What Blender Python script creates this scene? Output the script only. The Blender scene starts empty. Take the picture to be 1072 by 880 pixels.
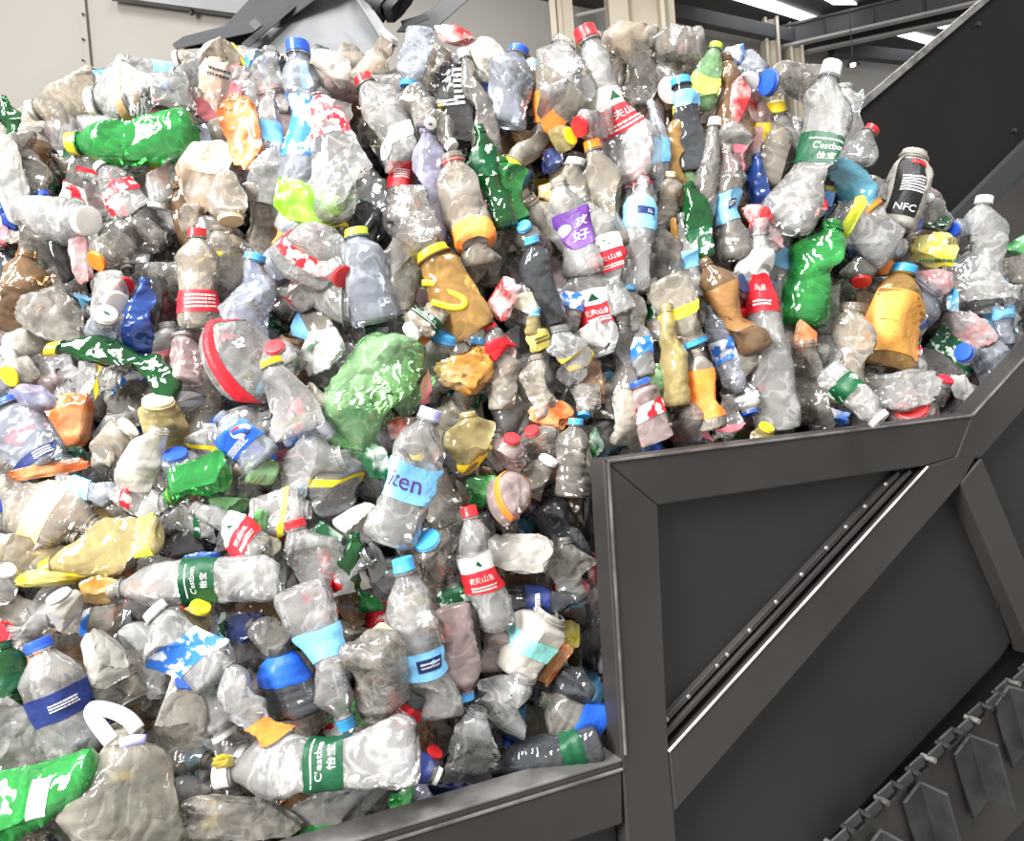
import bpy, math, random
import numpy as np
from mathutils import Vector, Matrix

scene = bpy.context.scene
COL = scene.collection
random.seed(7)
RNG = np.random.default_rng(7)

# ------------------------------------------------------------------ camera
F = 850.0                       # focal length in pixels of the 1072 x 880 frame
CAM = Vector((0, 0, 1.6))
ROLL, PITCH = math.radians(4.6), math.radians(-1.6)
fw = Vector((0, math.cos(PITCH), math.sin(PITCH)))
_up = Vector((0, -math.sin(PITCH), math.cos(PITCH)))
_rt = Vector((1, 0, 0))
RT = _rt * math.cos(ROLL) - _up * math.sin(ROLL)
UP = _rt * math.sin(ROLL) + _up * math.cos(ROLL)
cam_d = bpy.data.cameras.new('camera')
cam_d.sensor_fit = 'HORIZONTAL'; cam_d.sensor_width = 36; cam_d.lens = F / 1072 * 36
cam_d.clip_start = 0.02; cam_d.clip_end = 200
cam = bpy.data.objects.new('camera', cam_d); COL.objects.link(cam)
M = Matrix((RT, UP, -fw)).transposed().to_4x4(); M.translation = CAM
cam.matrix_world = M
scene.camera = cam

# ------------------------------------------------------------------ world, light, exposure
world = bpy.data.worlds.new('overcast'); scene.world = world
world.use_nodes = True
bg = world.node_tree.nodes['Background']
bg.inputs[0].default_value = (1.0, 0.985, 0.955, 1); bg.inputs[1].default_value = 0.55
def area_light(name, loc, target, size, power, col=(1, 1, 1)):
    d = bpy.data.lights.new(name, 'AREA'); d.shape = 'RECTANGLE'; d.size, d.size_y = size
    d.energy = power; d.color = col
    o = bpy.data.objects.new(name, d); COL.objects.link(o)
    o.location = loc
    o.rotation_euler = (Vector(target) - Vector(loc)).to_track_quat('-Z', 'Y').to_euler()
    return o
area_light('added_key_area', (-3.4, -2.2, 3.6), (-0.2, 1.2, 1.5), (1.6, 2.2), 460, (1, 0.985, 0.96))  # added area lamp, up left behind the camera, for highlights
for i_, x_ in enumerate((-2.6, 0.2)):
    area_light('added_glint_strip', (x_, -0.6, 5.6), (x_ + .3, 0.6, 0), (.7, 3.0), 230, (0.97, 0.985, 1))  # added overhead strip lamps that put sparkle on the plastic
area_light('added_back_hall_fill', (1.2, 6.0, 5.7), (1.2, 7.4, 0), (5.0, .8), 90, (1, .95, .90))  # added lamp that brightens the back wall and column
cy = scene.cycles
cy.max_bounces = 7; cy.diffuse_bounces = 3; cy.glossy_bounces = 3; cy.transparent_max_bounces = 10; cy.caustics_reflective = False; cy.caustics_refractive = False
scene.view_settings.view_transform = 'Standard'
scene.view_settings.look = 'None'
scene.view_settings.exposure = 0.55
scene.view_settings.gamma = 1.0
scene.view_settings.use_curve_mapping = False

# ------------------------------------------------------------------ pixel helpers
def ray(px, py):
    return fw + RT * ((px - 536) / F) - UP * ((py - 440) / F)
def at(px, py, depth):
    return CAM + ray(px, py) * depth
def plane_hit(px, py, p0, n):
    d = ray(px, py)
    return CAM + d * ((p0 - CAM).dot(n) / d.dot(n))
def z_hit(px, py, z):
    d = ray(px, py); return CAM + d * ((z - CAM.z) / d.z)

# ------------------------------------------------------------------ materials
MATS = {}
class NT:
    def __init__(s, m):
        m.use_nodes = True; s.t = m.node_tree; s.t.nodes.clear()
    def n(s, typ, **kw):
        nd = s.t.nodes.new(typ)
        for k, v in kw.items():
            if k in nd.inputs.keys() if isinstance(k, str) else False: nd.inputs[k].default_value = v
            else: setattr(nd, k, v)
        return nd
    def l(s, a, b): s.t.links.new(a, b)
def lin(c):
    return tuple((x / 12.92 if x <= 0.04045 else ((x + 0.055) / 1.055) ** 2.4) for x in [v / 255 for v in c]) + (1,)

def coords(T, jitter=True):
    tc = T.n('ShaderNodeTexCoord')
    if not jitter: return tc.outputs['Object']
    oi = T.n('ShaderNodeObjectInfo'); ml = T.n('ShaderNodeMath', operation='MULTIPLY'); ml.inputs[1].default_value = 7
    T.l(oi.outputs['Random'], ml.inputs[0])
    va = T.n('ShaderNodeVectorMath', operation='ADD'); T.l(tc.outputs['Object'], va.inputs[0]); T.l(ml.outputs[0], va.inputs[1])
    return va.outputs[0]
def bump(T, vec, scale, strength, dist=0.004, crease=True):
    nz = T.n('ShaderNodeTexNoise'); nz.inputs['Scale'].default_value = scale; nz.inputs['Detail'].default_value = 1.5
    T.l(vec, nz.inputs['Vector'])
    h = nz.outputs[0]
    if crease:
        wp_ = T.n('ShaderNodeVectorMath', operation='MULTIPLY_ADD')
        T.l(nz.outputs[1], wp_.inputs[0]); wp_.inputs[1].default_value = (0.02,) * 3; T.l(vec, wp_.inputs[2])
        vo = T.n('ShaderNodeTexVoronoi', feature='F1'); vo.inputs['Scale'].default_value = scale * 1.3
        T.l(wp_.outputs[0], vo.inputs['Vector'])
        ad = T.n('ShaderNodeMath', operation='ADD'); T.l(h, ad.inputs[0]); T.l(vo.outputs['Distance'], ad.inputs[1]); h = ad.outputs[0]
        su = T.n('ShaderNodeMath', operation='SUBTRACT'); T.l(nz.outputs[0], su.inputs[0]); su.inputs[1].default_value = .5
        ab = T.n('ShaderNodeMath', operation='ABSOLUTE'); T.l(su.outputs[0], ab.inputs[0])          # sharp creases
        ma = T.n('ShaderNodeMath', operation='MULTIPLY_ADD'); T.l(ab.outputs[0], ma.inputs[0]); ma.inputs[1].default_value = 4.0
        m5 = T.n('ShaderNodeMath', operation='MULTIPLY'); m5.inputs[1].default_value = .5; T.l(h, m5.inputs[0]); T.l(m5.outputs[0], ma.inputs[2]); h = ma.outputs[0]
    b = T.n('ShaderNodeBump'); b.inputs['Strength'].default_value = strength; b.inputs['Distance'].default_value = dist
    T.l(h, b.inputs['Height'])
    return b.outputs[0]
def colour_mix(T, vec, c1, c2, scale, lo=0.42, hi=0.58):
    nz = T.n('ShaderNodeTexNoise'); nz.inputs['Scale'].default_value = scale; nz.inputs['Detail'].default_value = 3; T.l(vec, nz.inputs['Vector'])
    mr = T.n('ShaderNodeMapRange'); mr.inputs[1].default_value = lo; mr.inputs[2].default_value = hi; T.l(nz.outputs[0], mr.inputs[0])
    mx = T.n('ShaderNodeMix', data_type='RGBA'); T.l(mr.outputs[0], mx.inputs[0])
    mx.inputs[6].default_value = c1; mx.inputs[7].default_value = c2
    return mx.outputs[2], mr.outputs[0]
def clear_plastic(name, rgb, opac, tint=None, rough=0.06, bscale=30, bstr=0.42, rgb2=None, scale=22, dirt=0.5, crease_scale=20, crease_op=.2):
    """thin PET: Fresnel gloss over a mix of clear and hazy (diffuse + translucent) film"""
    m = bpy.data.materials.new(name); T = NT(m); v = coords(T)
    c1 = lin(rgb); c2 = lin(rgb2) if rgb2 else tuple(x * 0.78 for x in c1[:3]) + (1,)
    col, fac = colour_mix(T, v, c1, c2, scale)
    nrm = bump(T, v, bscale, bstr)
    df = T.n('ShaderNodeBsdfDiffuse'); tl = T.n('ShaderNodeBsdfTranslucent')
    for s in (df, tl): T.l(col, s.inputs['Color']); T.l(nrm, s.inputs['Normal'])
    m1 = T.n('ShaderNodeMixShader'); m1.inputs[0].default_value = 0.4; T.l(df.outputs[0], m1.inputs[1]); T.l(tl.outputs[0], m1.inputs[2])
    tr = T.n('ShaderNodeBsdfTransparent'); tr.inputs[0].default_value = lin(tint) if tint else (0.95, 0.95, 0.95, 1)
    m2 = T.n('ShaderNodeMixShader')
    mr = T.n('ShaderNodeMapRange'); mr.inputs[3].default_value = opac * (1 - dirt * 0.5); mr.inputs[4].default_value = min(1, opac * (1 + dirt * 0.6))
    T.l(fac, mr.inputs[0])
    n3 = T.n('ShaderNodeTexNoise'); n3.inputs['Scale'].default_value = crease_scale; n3.inputs['Detail'].default_value = 2.5; n3.inputs['Distortion'].default_value = .6; T.l(v, n3.inputs['Vector'])
    s3 = T.n('ShaderNodeMath', operation='SUBTRACT'); T.l(n3.outputs[0], s3.inputs[0]); s3.inputs[1].default_value = .5
    a3 = T.n('ShaderNodeMath', operation='ABSOLUTE'); T.l(s3.outputs[0], a3.inputs[0])
    r3 = T.n('ShaderNodeMapRange'); r3.inputs[1].default_value = 0; r3.inputs[2].default_value = .05; r3.inputs[3].default_value = crease_op; r3.inputs[4].default_value = 0; T.l(a3.outputs[0], r3.inputs[0])
    ad3 = T.n('ShaderNodeMath', operation='ADD', use_clamp=True); T.l(mr.outputs[0], ad3.inputs[0]); T.l(r3.outputs[0], ad3.inputs[1])     # stress-whitened creases
    T.l(ad3.outputs[0], m2.inputs[0])
    T.l(tr.outputs[0], m2.inputs[1]); T.l(m1.outputs[0], m2.inputs[2])
    gl = T.n('ShaderNodeBsdfGlossy'); gl.inputs['Roughness'].default_value = rough; T.l(nrm, gl.inputs['Normal'])
    fr = T.n('ShaderNodeFresnel'); fr.inputs['IOR'].default_value = 1.75; T.l(nrm, fr.inputs['Normal'])
    m3 = T.n('ShaderNodeMixShader'); T.l(fr.outputs[0], m3.inputs[0]); T.l(m2.outputs[0], m3.inputs[1]); T.l(gl.outputs[0], m3.inputs[2])
    o = T.n('ShaderNodeOutputMaterial'); T.l(m3.outputs[0], o.inputs[0])
    MATS[name] = m; return m
def solid(name, rgb, rough=0.35, metal=0.0, bscale=60, bstr=0.12, rgb2=None, scale=30, lo=0.42, hi=0.58, crease=True, spec=0.5, jitter=True, dist=0.003):
    m = bpy.data.materials.new(name); T = NT(m); v = coords(T, jitter)
    p = T.n('ShaderNodeBsdfPrincipled'); p.inputs['Roughness'].default_value = rough; p.inputs['Metallic'].default_value = metal
    p.inputs['Specular IOR Level'].default_value = spec
    c1 = lin(rgb); c2 = lin(rgb2) if rgb2 else tuple(x * 0.86 for x in c1[:3]) + (1,)
    col, _ = colour_mix(T, v, c1, c2, scale, lo, hi); T.l(col, p.inputs['Base Color'])
    if bstr: T.l(bump(T, v, bscale, bstr, dist, crease), p.inputs['Normal'])
    o = T.n('ShaderNodeOutputMaterial'); T.l(p.outputs[0], o.inputs[0])
    MATS[name] = m; return m
def emit(name, rgb, strength):
    m = bpy.data.materials.new(name); T = NT(m)
    e = T.n('ShaderNodeEmission'); e.inputs[0].default_value = lin(rgb); e.inputs[1].default_value = strength
    o = T.n('ShaderNodeOutputMaterial'); T.l(e.outputs[0], o.inputs[0]); MATS[name] = m; return m

# bottle bodies (one-letter codes used in the bottle list)
BODY = {'c': ('clear', (254, 252, 248), .27, None), 's': ('smoky grey', (214, 207, 198), .26, (222, 218, 212)), 'w': ('dusty clear', (250, 238, 220), .32, (240, 233, 224)),
        'b': ('bluish clear', (232, 238, 250), .28, (232, 238, 249)), 'l': ('pale lilac', (218, 215, 240), .4, (228, 225, 243)),
        'g': ('green', (66, 190, 92), .5, (120, 216, 132)), 'd': ('dark green', (18, 92, 40), .70, (60, 150, 80)), 'n': ('pale green', (190, 242, 178), .38, (205, 243, 196)),
        'a': ('amber', (196, 152, 84), .66, (225, 190, 120)), 'y': ('yellowish', (222, 202, 140), .58, (240, 228, 180)), 'o': ('orange', (236, 118, 44), .80, (250, 170, 110)),
        'k': ('dark grey', (96, 100, 104), .5, (165, 170, 175)), 't': ('brown', (160, 128, 96), .6, (206, 176, 146)), 'j': ('tan milky', (248, 240, 222), .30, (244, 238, 226)), 'm': ('milky', (244, 238, 226), .62, (244, 240, 232)),
        'p': ('pink-tinged', (238, 214, 210), .42, (244, 220, 220)), 'u': ('blue', (58, 100, 190), .66, (120, 160, 230)), 'q': ('cyan', (120, 196, 222), .72, (160, 220, 240))}
for k, (nm_, rgb_, op_, ti_) in BODY.items():
    clear_plastic('body_' + k, rgb_, op_, ti_)
CAPS = {'R': ('red', (212, 40, 46)), 'B': ('blue', (40, 84, 196)), 'L': ('light blue', (70, 160, 224)), 'W': ('white', (236, 234, 230)), 'Y': ('yellow', (240, 212, 40)),
        'O': ('orange', (240, 130, 36)), 'G': ('green', (60, 190, 90)), 'P': ('pink', (226, 170, 186)), 'E': ('lime', (196, 222, 60)), 'C': ('cream', (226, 208, 160)), 'V': ('lilac', (176, 176, 226)), 'N': ('navy', (44, 74, 116))}
for k, (nm_, rgb_) in CAPS.items():
    solid('cap_' + k, rgb_, rough=.32, bscale=25, bstr=.05, crease=False)
LAB = {'red': (206, 38, 48), 'white': (232, 230, 226), 'gold': (224, 160, 78), 'bronze': (146, 108, 66), 'green': (15, 70, 42), 'blue': (38, 92, 196), 'lblue': (126, 190, 232), 'navy': (34, 48, 104), 'orange': (238, 134, 60), 'purple': (92, 52, 128),
       'pink': (226, 130, 140), 'yellow': (240, 208, 44), 'black': (26, 25, 26), 'lime': (214, 226, 70), 'peach': (240, 190, 140), 'teal': (130, 196, 190), 'cream': (232, 224, 200)}
for k, rgb_ in LAB.items():
    solid('print_' + k, rgb_, rough=.42, spec=.3, bscale=55, bstr=.2)
solid('print_redwhite', (212, 40, 50), rough=.42, spec=.3, bscale=55, bstr=.2, rgb2=(236, 226, 224), scale=55, lo=.47, hi=.55)
solid('print_greenwhite', (16, 76, 44), rough=.42, spec=.3, bscale=55, bstr=.2, rgb2=(214, 228, 214), scale=70, lo=.55, hi=.6)
solid('print_bluewhite', (52, 116, 210), rough=.42, spec=.3, bscale=55, bstr=.2, rgb2=(228, 232, 240), scale=50, lo=.48, hi=.55)
# loose films and wrappers
FILM = {'clear': ((248, 247, 243), .30, (226, 222, 216)), 'white': ((248, 246, 243), .7, (232, 228, 222)), 'grey': ((150, 146, 140), .6, (190, 186, 180)), 'dark': ((52, 50, 50), .92, (84, 82, 80)),
        'peach': ((246, 214, 184), .6, (246, 236, 224)), 'orange': ((240, 118, 52), .9, (246, 176, 120)), 'red': ((214, 52, 56), .9, (240, 200, 196)), 'blue': ((40, 84, 190), .9, (110, 160, 230)),
        'cyan': ((84, 176, 226), .9, (190, 222, 240)), 'yellow': ((244, 214, 40), .9, (236, 224, 130)), 'lime': ((156, 232, 48), .92, (200, 246, 120)), 'green': ((40, 150, 66), .8, (120, 208, 130)),
        'navy': ((34, 44, 96), .9, (70, 86, 140)), 'tan': ((236, 220, 186), .5, (240, 230, 210)), 'brown': ((120, 84, 56), .85, (160, 120, 86)), 'pinkwhite': ((244, 230, 228), .6, (234, 168, 168)),
        'gold': ((236, 168, 72), .85, (244, 206, 140)), 'cream': ((236, 230, 206), .9, (214, 206, 178)), 'purple': ((92, 52, 128), .9, (130, 90, 170)), 'lgreen': ((120, 210, 120), .55, (170, 232, 160)),
        'bluewhite': ((60, 130, 220), .9, (232, 234, 240)), 'greenwhite': ((30, 110, 60), .9, (210, 226, 210)), 'milky': ((248, 241, 228), .30, (222, 212, 196)), 'paper': ((214, 210, 202), 1.0, (168, 164, 156))}
for k, (rgb_, op_, r2) in FILM.items():
    clear_plastic('film_' + k, rgb_, op_, None, rough=.14, rgb2=r2, scale=26, bscale=30, bstr=.6, dirt=.3, crease_op=.14)
# steel, hall
solid('dark_steel', (47, 44, 42), rough=.5, bscale=8, bstr=.03, rgb2=(37, 34, 33), scale=3, crease=False, jitter=False)
solid('dark_plate', (29, 27, 26), rough=.55, bscale=5, bstr=.05, rgb2=(25, 23, 23), scale=2.2, crease=False, jitter=False)
solid('shaded_plate', (24, 22, 21), rough=.75, bscale=5, bstr=.04, rgb2=(20, 18, 18), scale=2.2, crease=False, jitter=False, spec=.2)  # same plate paint, darkened to put in the shade on the far wall
solid('worn_edge', (140, 137, 134), rough=.38, metal=.6, bscale=60, bstr=.1, rgb2=(104, 100, 98), scale=14, crease=False, jitter=False)
solid('bright_edge', (190, 187, 184), rough=.4, bstr=0, rgb2=(150, 147, 144), scale=20)
solid('rail_cap', (104, 101, 99), rough=.45, bscale=30, bstr=.1, rgb2=(74, 72, 70), scale=12, crease=False, jitter=False)
solid('flight_steel', (50, 51, 51), rough=.5, bscale=20, bstr=.08, rgb2=(40, 41, 41), scale=14, crease=False)
solid('machine_grey', (54, 55, 56), spec=.25, rough=.7, bscale=6, bstr=.03, crease=False, scale=4)
solid('machine_light', (106, 107, 108), spec=.3, rough=.55, metal=.1, bscale=4, bstr=.06, rgb2=(116, 117, 118), scale=4, crease=False)
solid('machine_black', (34, 34, 35), rough=.5, bstr=0)
solid('cream_wall', (124, 119, 111), rough=.6, bscale=1.2, bstr=.1, rgb2=(118, 113, 105), scale=.8, crease=False, jitter=False, dist=.02)
solid('grey_wall', (188, 185, 180), rough=.8, bscale=6, bstr=.08, rgb2=(178, 175, 170), scale=.5, crease=False, jitter=False)
solid('column_paint', (206, 196, 178), rough=.6, bstr=0, scale=1)
solid('roof_dark', (82, 80, 79), rough=.7, bscale=3, bstr=.1, crease=False, scale=1)
solid('beam_dark', (70, 69, 69), rough=.6, bstr=0, scale=2)
solid('beam_edge', (172, 171, 170), rough=.5, bstr=0, scale=2)
solid('concrete', (140, 137, 132), rough=.85, bscale=12, bstr=.15, rgb2=(116, 113, 108), scale=2, crease=False)
solid('core_gap_shade', (40, 38, 37), rough=.5, bscale=30, bstr=.8, rgb2=(24, 23, 23), scale=20, dist=.02)  # colour carries the shade of the deep gaps
emit('skylight', (240, 246, 255), 3.0)
emit('lamp_glow', (255, 250, 240), 2.0)
MAT = MATS

# ------------------------------------------------------------------ object helpers
def mesh_obj(name, verts, faces, mat, parent=None, smooth=False, sharp=None, matidx=None, world=False):
    me = bpy.data.meshes.new(name)
    me.from_pydata([tuple(v) for v in verts] if not isinstance(verts, np.ndarray) else verts.tolist(), [], faces)
    for m in (mat if isinstance(mat, (list, tuple)) else [mat]): me.materials.append(MAT[m] if isinstance(m, str) else m)
    if matidx is not None: me.polygons.foreach_set('material_index', np.asarray(matidx, dtype=np.int32))
    if smooth:
        me.polygons.foreach_set('use_smooth', np.ones(len(me.polygons), dtype=bool))
        if sharp: me.set_sharp_from_angle(angle=math.radians(sharp))
    me.update()
    o = bpy.data.objects.new(name, me); COL.objects.link(o)
    if parent:
        o.parent = parent
        if world: o.matrix_parent_inverse = parent.matrix_world.inverted()
    return o
def empty(name, mat4):
    o = bpy.data.objects.new(name, None); COL.objects.link(o); o.empty_display_size = .03
    o.matrix_world = mat4; return o
def tag(o, label, cat, group=None, kind=None):
    o['label'] = label; o['category'] = cat
    if group: o['group'] = group
    if kind: o['kind'] = kind
    return o
def struct(o, label, cat):
    o['kind'] = 'structure'; o['label'] = label; o['category'] = cat; return o
def prism(name, pts, back, mat, parent=None, bevel=0, world=True):
    """polygon pts (3D) extruded by the vector back"""
    n = len(pts); V = [Vector(p) for p in pts] + [Vector(p) + back for p in pts]
    nrm = Vector((0, 0, 0))
    for i in range(n):
        a, b = V[i], V[(i + 1) % n]
        nrm += a.cross(b)
    flip = nrm.dot(back) > 0
    Fc = [list(range(n)), list(range(2 * n - 1, n - 1, -1))] + [[i, i + n, (i + 1) % n + n, (i + 1) % n] for i in range(n)]
    if flip: Fc = [f[::-1] for f in Fc]
    c = sum(V, Vector()) / len(V)
    o = mesh_obj(name, [v - c for v in V] if not parent else V, Fc, mat, parent, world=world)
    if not parent: o.location = c
    if bevel:
        b = o.modifiers.new('bevel', 'BEVEL'); b.width = bevel; b.segments = 2; b.limit_method = 'ANGLE'
    return o
def box(name, a, b, mat, parent=None):
    (x0, y0, z0), (x1, y1, z1) = a, b
    return prism(name, [(x0, y0, z0), (x1, y0, z0), (x1, y0, z1), (x0, y0, z1)], Vector((0, y1 - y0, 0)), mat, parent)
def bar(name, a, b, w, h, mat, parent=None, up=Vector((0, 0, 1))):
    a, b = Vector(a), Vector(b); d = (b - a).normalized(); s = d.cross(up).normalized(); t = s.cross(d)
    pts = [a - s * w / 2 - t * h / 2, a + s * w / 2 - t * h / 2, a + s * w / 2 + t * h / 2, a - s * w / 2 + t * h / 2]
    return prism(name, pts, b - a, mat, parent)
def tube_mesh(path, r, seg=8, closed=False):
    P = [Vector(p) for p in path]; n = len(P); V = []; Fc = []
    prev = None
    for i, p in enumerate(P):
        d = (P[(i + 1) % n] - P[i - 1]) if closed or 0 < i < n - 1 else (P[1] - P[0] if i == 0 else P[-1] - P[-2])
        d.normalize()
        s = (prev - d * prev.dot(d)).normalized() if prev else d.orthogonal().normalized()
        prev = s; t = d.cross(s)
        for k in range(seg):
            a = 2 * math.pi * k / seg; V.append(p + s * (math.cos(a) * r) + t * (math.sin(a) * r))
    for i in range(n if closed else n - 1):
        j = (i + 1) % n
        for k in range(seg):
            k2 = (k + 1) % seg; Fc.append([i * seg + k, i * seg + k2, j * seg + k2, j * seg + k])
    if not closed: Fc += [list(range(seg))[::-1], [(n - 1) * seg + k for k in range(seg)]]
    return V, Fc

# ------------------------------------------------------------------ hall
EYE = Matrix.Identity(4)
fl = prism('floor', [(-9, -4, 0), (16, -4, 0), (16, 16, 0), (-9, 16, 0)], Vector((0, 0, -.1)), 'concrete')
struct(fl, 'grey concrete factory floor under the conveyor', 'floor')
# back wall: seen on the upper right, running away to the right
a = at(480, 300, 8.6); b = at(1000, 300, 12.2)
wd = Vector((b.x - a.x, b.y - a.y, 0)).normalized(); A0 = Vector((a.x, a.y, 0)) - wd * 5; B0 = Vector((b.x, b.y, 0)) + wd * 7
wn = Vector((wd.y, -wd.x, 0))
ROOF = 6.0
o = prism('wall_back', [A0, B0, B0 + Vector((0, 0, ROOF)), A0 + Vector((0, 0, ROOF))], -wn * .2, 'grey_wall')
struct(o, 'grey rendered back wall of the factory hall under the roof beams', 'wall')
# cream partition wall on the left
LW0 = Vector((-7.5, 3.9, 0)); LW1 = at(330, 100, 4.1); LW1.z = 0
wl = prism('wall_left', [LW0, LW1, LW1 + Vector((0, 0, 4.2)), LW0 + Vector((0, 0, 4.2))], Vector((0, .08, 0)), 'cream_wall')
struct(wl, 'cream painted sheet wall behind the left end of the bale', 'wall')
ln = Vector((LW1.y - LW0.y, -(LW1.x - LW0.x), 0)).normalized()
if ln.y > 0: ln = -ln
def on_left(px, py): return plane_hit(px, py, LW0, ln)
p0, p1 = on_left(88, 0), on_left(94, 90)
s0 = on_left(91, 40)
t = bar('trim_1', Vector((s0.x, s0.y, 0)) + ln * .012, Vector((s0.x, s0.y, 4.2)) + ln * .012, .03, .02, 'cream_wall', up=Vector((0, 1, 0)))
struct(t, 'vertical cover strip over the joint of the cream wall sheets', 'trim')
for i, py in enumerate((18, 44, 66)):
    q = on_left(90, py) + ln * .03
    V, Fc = tube_mesh([q, q + ln * .006], .006, 8); r_ = mesh_obj('rivet', V, Fc, 'machine_grey', t, world=True)
    r_.matrix_parent_inverse = Matrix.Translation(-t.location)
t = bar('trim_2', on_left(122, -6) + ln * .06, on_left(300, 18) + ln * .06, .10, .05, 'machine_light', up=Vector((0, 1, 0)))
struct(t, 'pale metal ledge running along the top of the cream wall', 'trim')
V, Fc = tube_mesh([on_left(204, 8) + ln * .05, on_left(203, 14) + ln * .05, on_left(205, 20) + ln * .05], .012, 6)
o = mesh_obj('cable_hook', V, Fc, 'machine_black'); tag(o, 'small black hook hanging below the pale ledge on the cream wall', 'hook')

# roof with skylight strips
def roof_pt(px, py, z=ROOF): return z_hit(px, py, z)
rA = roof_pt(560, -260); rB = roof_pt(1250, -200)
r0, r1 = A0 + wd * 1.5, B0
rp = [r0 + Vector((0, 0, ROOF)), r1 + Vector((0, 0, ROOF)), r1 + wn * 7 + Vector((0, 0, ROOF)), r0 + wn * 4 + wd * 1.5 + Vector((0, 0, ROOF))]
o = prism('ceiling', rp, Vector((0, 0, .12)), 'roof_dark'); struct(o, 'dark corrugated roof underside above the back wall', 'ceiling')
lbl_sky = ['long bright corrugated skylight strip nearest the beige column', 'short bright skylight gap above the hanging lamp', 'lower skylight strip seen between the roof beams', 'small skylight strip beside the dark conveyor wall']
for i, q in enumerate([((742, -8), (800, -2), (858, 20), (840, 22)), ((858, -3), (886, -3), (897, 5), (872, 5)), ((930, 35), (948, 33), (984, 42), (972, 47)), ((970, 24), (988, 24), (1000, 30), (984, 30))]):
    pts = [roof_pt(x, y, ROOF - .03) for x, y in q]
    o = prism('window_%d' % (i + 1), pts, Vector((0, 0, .02)), 'skylight'); struct(o, lbl_sky[i], 'skylight')
def ibeam(name, a, b, label, depth=.24, w=.10):
    e = empty(name, Matrix.Translation(a)); 
    zz = Vector((0, 0, 1))
    bar('bottom_flange', a, b, w, .03, 'beam_edge', e); bar('web', a + zz * depth / 2, b + zz * depth / 2, .03, depth, 'beam_dark', e)
    bar('top_flange', a + zz * depth, b + zz * depth, w, .03, 'beam_dark', e)
    d = b - a; n = 5
    for i in range(1, n):
        q = a + d * (i / n); bar('stiffener', q, q + zz * depth, .1, .02, 'beam_dark', e, up=wd)
    return tag(e, label, 'roof beam', 'roof beams')
bx = ROOF - .30
ibeam('roof_beam', z_hit(812, 51, bx), z_hit(1080, -10, bx), 'upper dark steel roof beam with pale lower edge above the hanging lamp')
ibeam('roof_beam', z_hit(842, 55, bx), z_hit(1080, 5, bx), 'lower dark steel roof beam with pale edge beside the conveyor wall')
for i, (p, q, lb) in enumerate([((700, 12), (842, 42), 'dark roof purlin meeting the wall right of the beige column'), ((870, 52), (965, 62), 'dark eaves purlin above the back wall by the hanging lamp'),
                                 ((585, 20), (640, 8), 'thin pale pipe brace left of the beige column')]):
    z = ROOF - .2 if i < 2 else ROOF - .5
    if i < 2: o = bar('roof_purlin', z_hit(*p, z), z_hit(*q, z), .12, .16, 'beam_dark')
    else:
        V, Fc = tube_mesh([at(*p, 8.5), at(*q, 8.5)], .02); o = mesh_obj('pipe_brace', V, Fc, 'beam_edge')
    tag(o, lb, 'roof beam' if i < 2 else 'pipe')
def column(px0, px1, depth, label, bands, name='column'):
    a, b = at(px0, 20, depth), at(px1, 20, depth); c = (a + b) / 2; w = (b - a).length
    e = empty(name, Matrix.Translation((c.x, c.y, 0)))
    for nm, f0, f1, y0, y1 in bands:
        box(nm, (c.x - w / 2 + w * f0, c.y + y0, 0), (c.x - w / 2 + w * f1, c.y + y1, ROOF - .02), 'column_paint', e)
    return tag(e, label, 'column')
column(636, 706, 8.4, 'wide cream steel column standing behind the bale top', [('flange', 0, .28, -.16, .16), ('web', .28, .74, -.02, .05), ('flange', .74, .80, -.2, .16), ('cover_plate', .80, 1, -.04, .04)])
column(576, 582, 8.3, 'thin pale drain pipe left of the cream column', [('pipe', 0, 1, -.03, .03)], 'drain_pipe')
column(583, 600, 8.4, 'short pale post between drain pipe and cream column', [('flange', 0, .3, -.06, .06), ('web', .3, 1, -.03, .03)], 'steel_post')
column(797, 812, 10.0, 'grey steel post behind the blue capped bottle', [('flange', 0, .2, -.1, .1), ('web', .2, .8, -.02, .02), ('flange', .8, 1, -.1, .1)], 'steel_post')
column(822, 836, 10.2, 'pale steel post left of the hanging lamp', [('flange', 0, .2, -.1, .1), ('web', .2, .8, -.02, .02), ('flange', .8, 1, -.1, .1)], 'steel_post')
# hanging lamp
lp = at(893, 68, 9.0)
e = empty('pendant_lamp', Matrix.Translation(lp))
V = []; Fc = []
prof = [(.012, .13), (.022, .10), (.03, .075), (.055, .03), (.075, 0)]
for r_, z_ in prof:
    for k in range(16):
        an = 2 * math.pi * k / 16; V.append(lp + Vector((r_ * math.cos(an), r_ * math.sin(an), z_)))
for i in range(4):
    for k in range(16): Fc.append([i * 16 + k, i * 16 + (k + 1) % 16, (i + 1) * 16 + (k + 1) % 16, (i + 1) * 16 + k])
mesh_obj('lamp_shade', V, Fc, 'machine_grey', e, world=True, smooth=True)
V, Fc = tube_mesh([lp + Vector((0, 0, .12)), Vector((lp.x, lp.y, ROOF - .4))], .006, 6); mesh_obj('cord', V, Fc, 'beam_dark', e, world=True)
V, Fc = tube_mesh([lp + Vector((0, 0, -.015)), lp + Vector((0, 0, .05))], .03, 10); mesh_obj('bulb', V, Fc, 'lamp_glow', e, world=True)
tag(e, 'small dark cone pendant lamp hanging from the roof beam', 'lamp')

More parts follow.
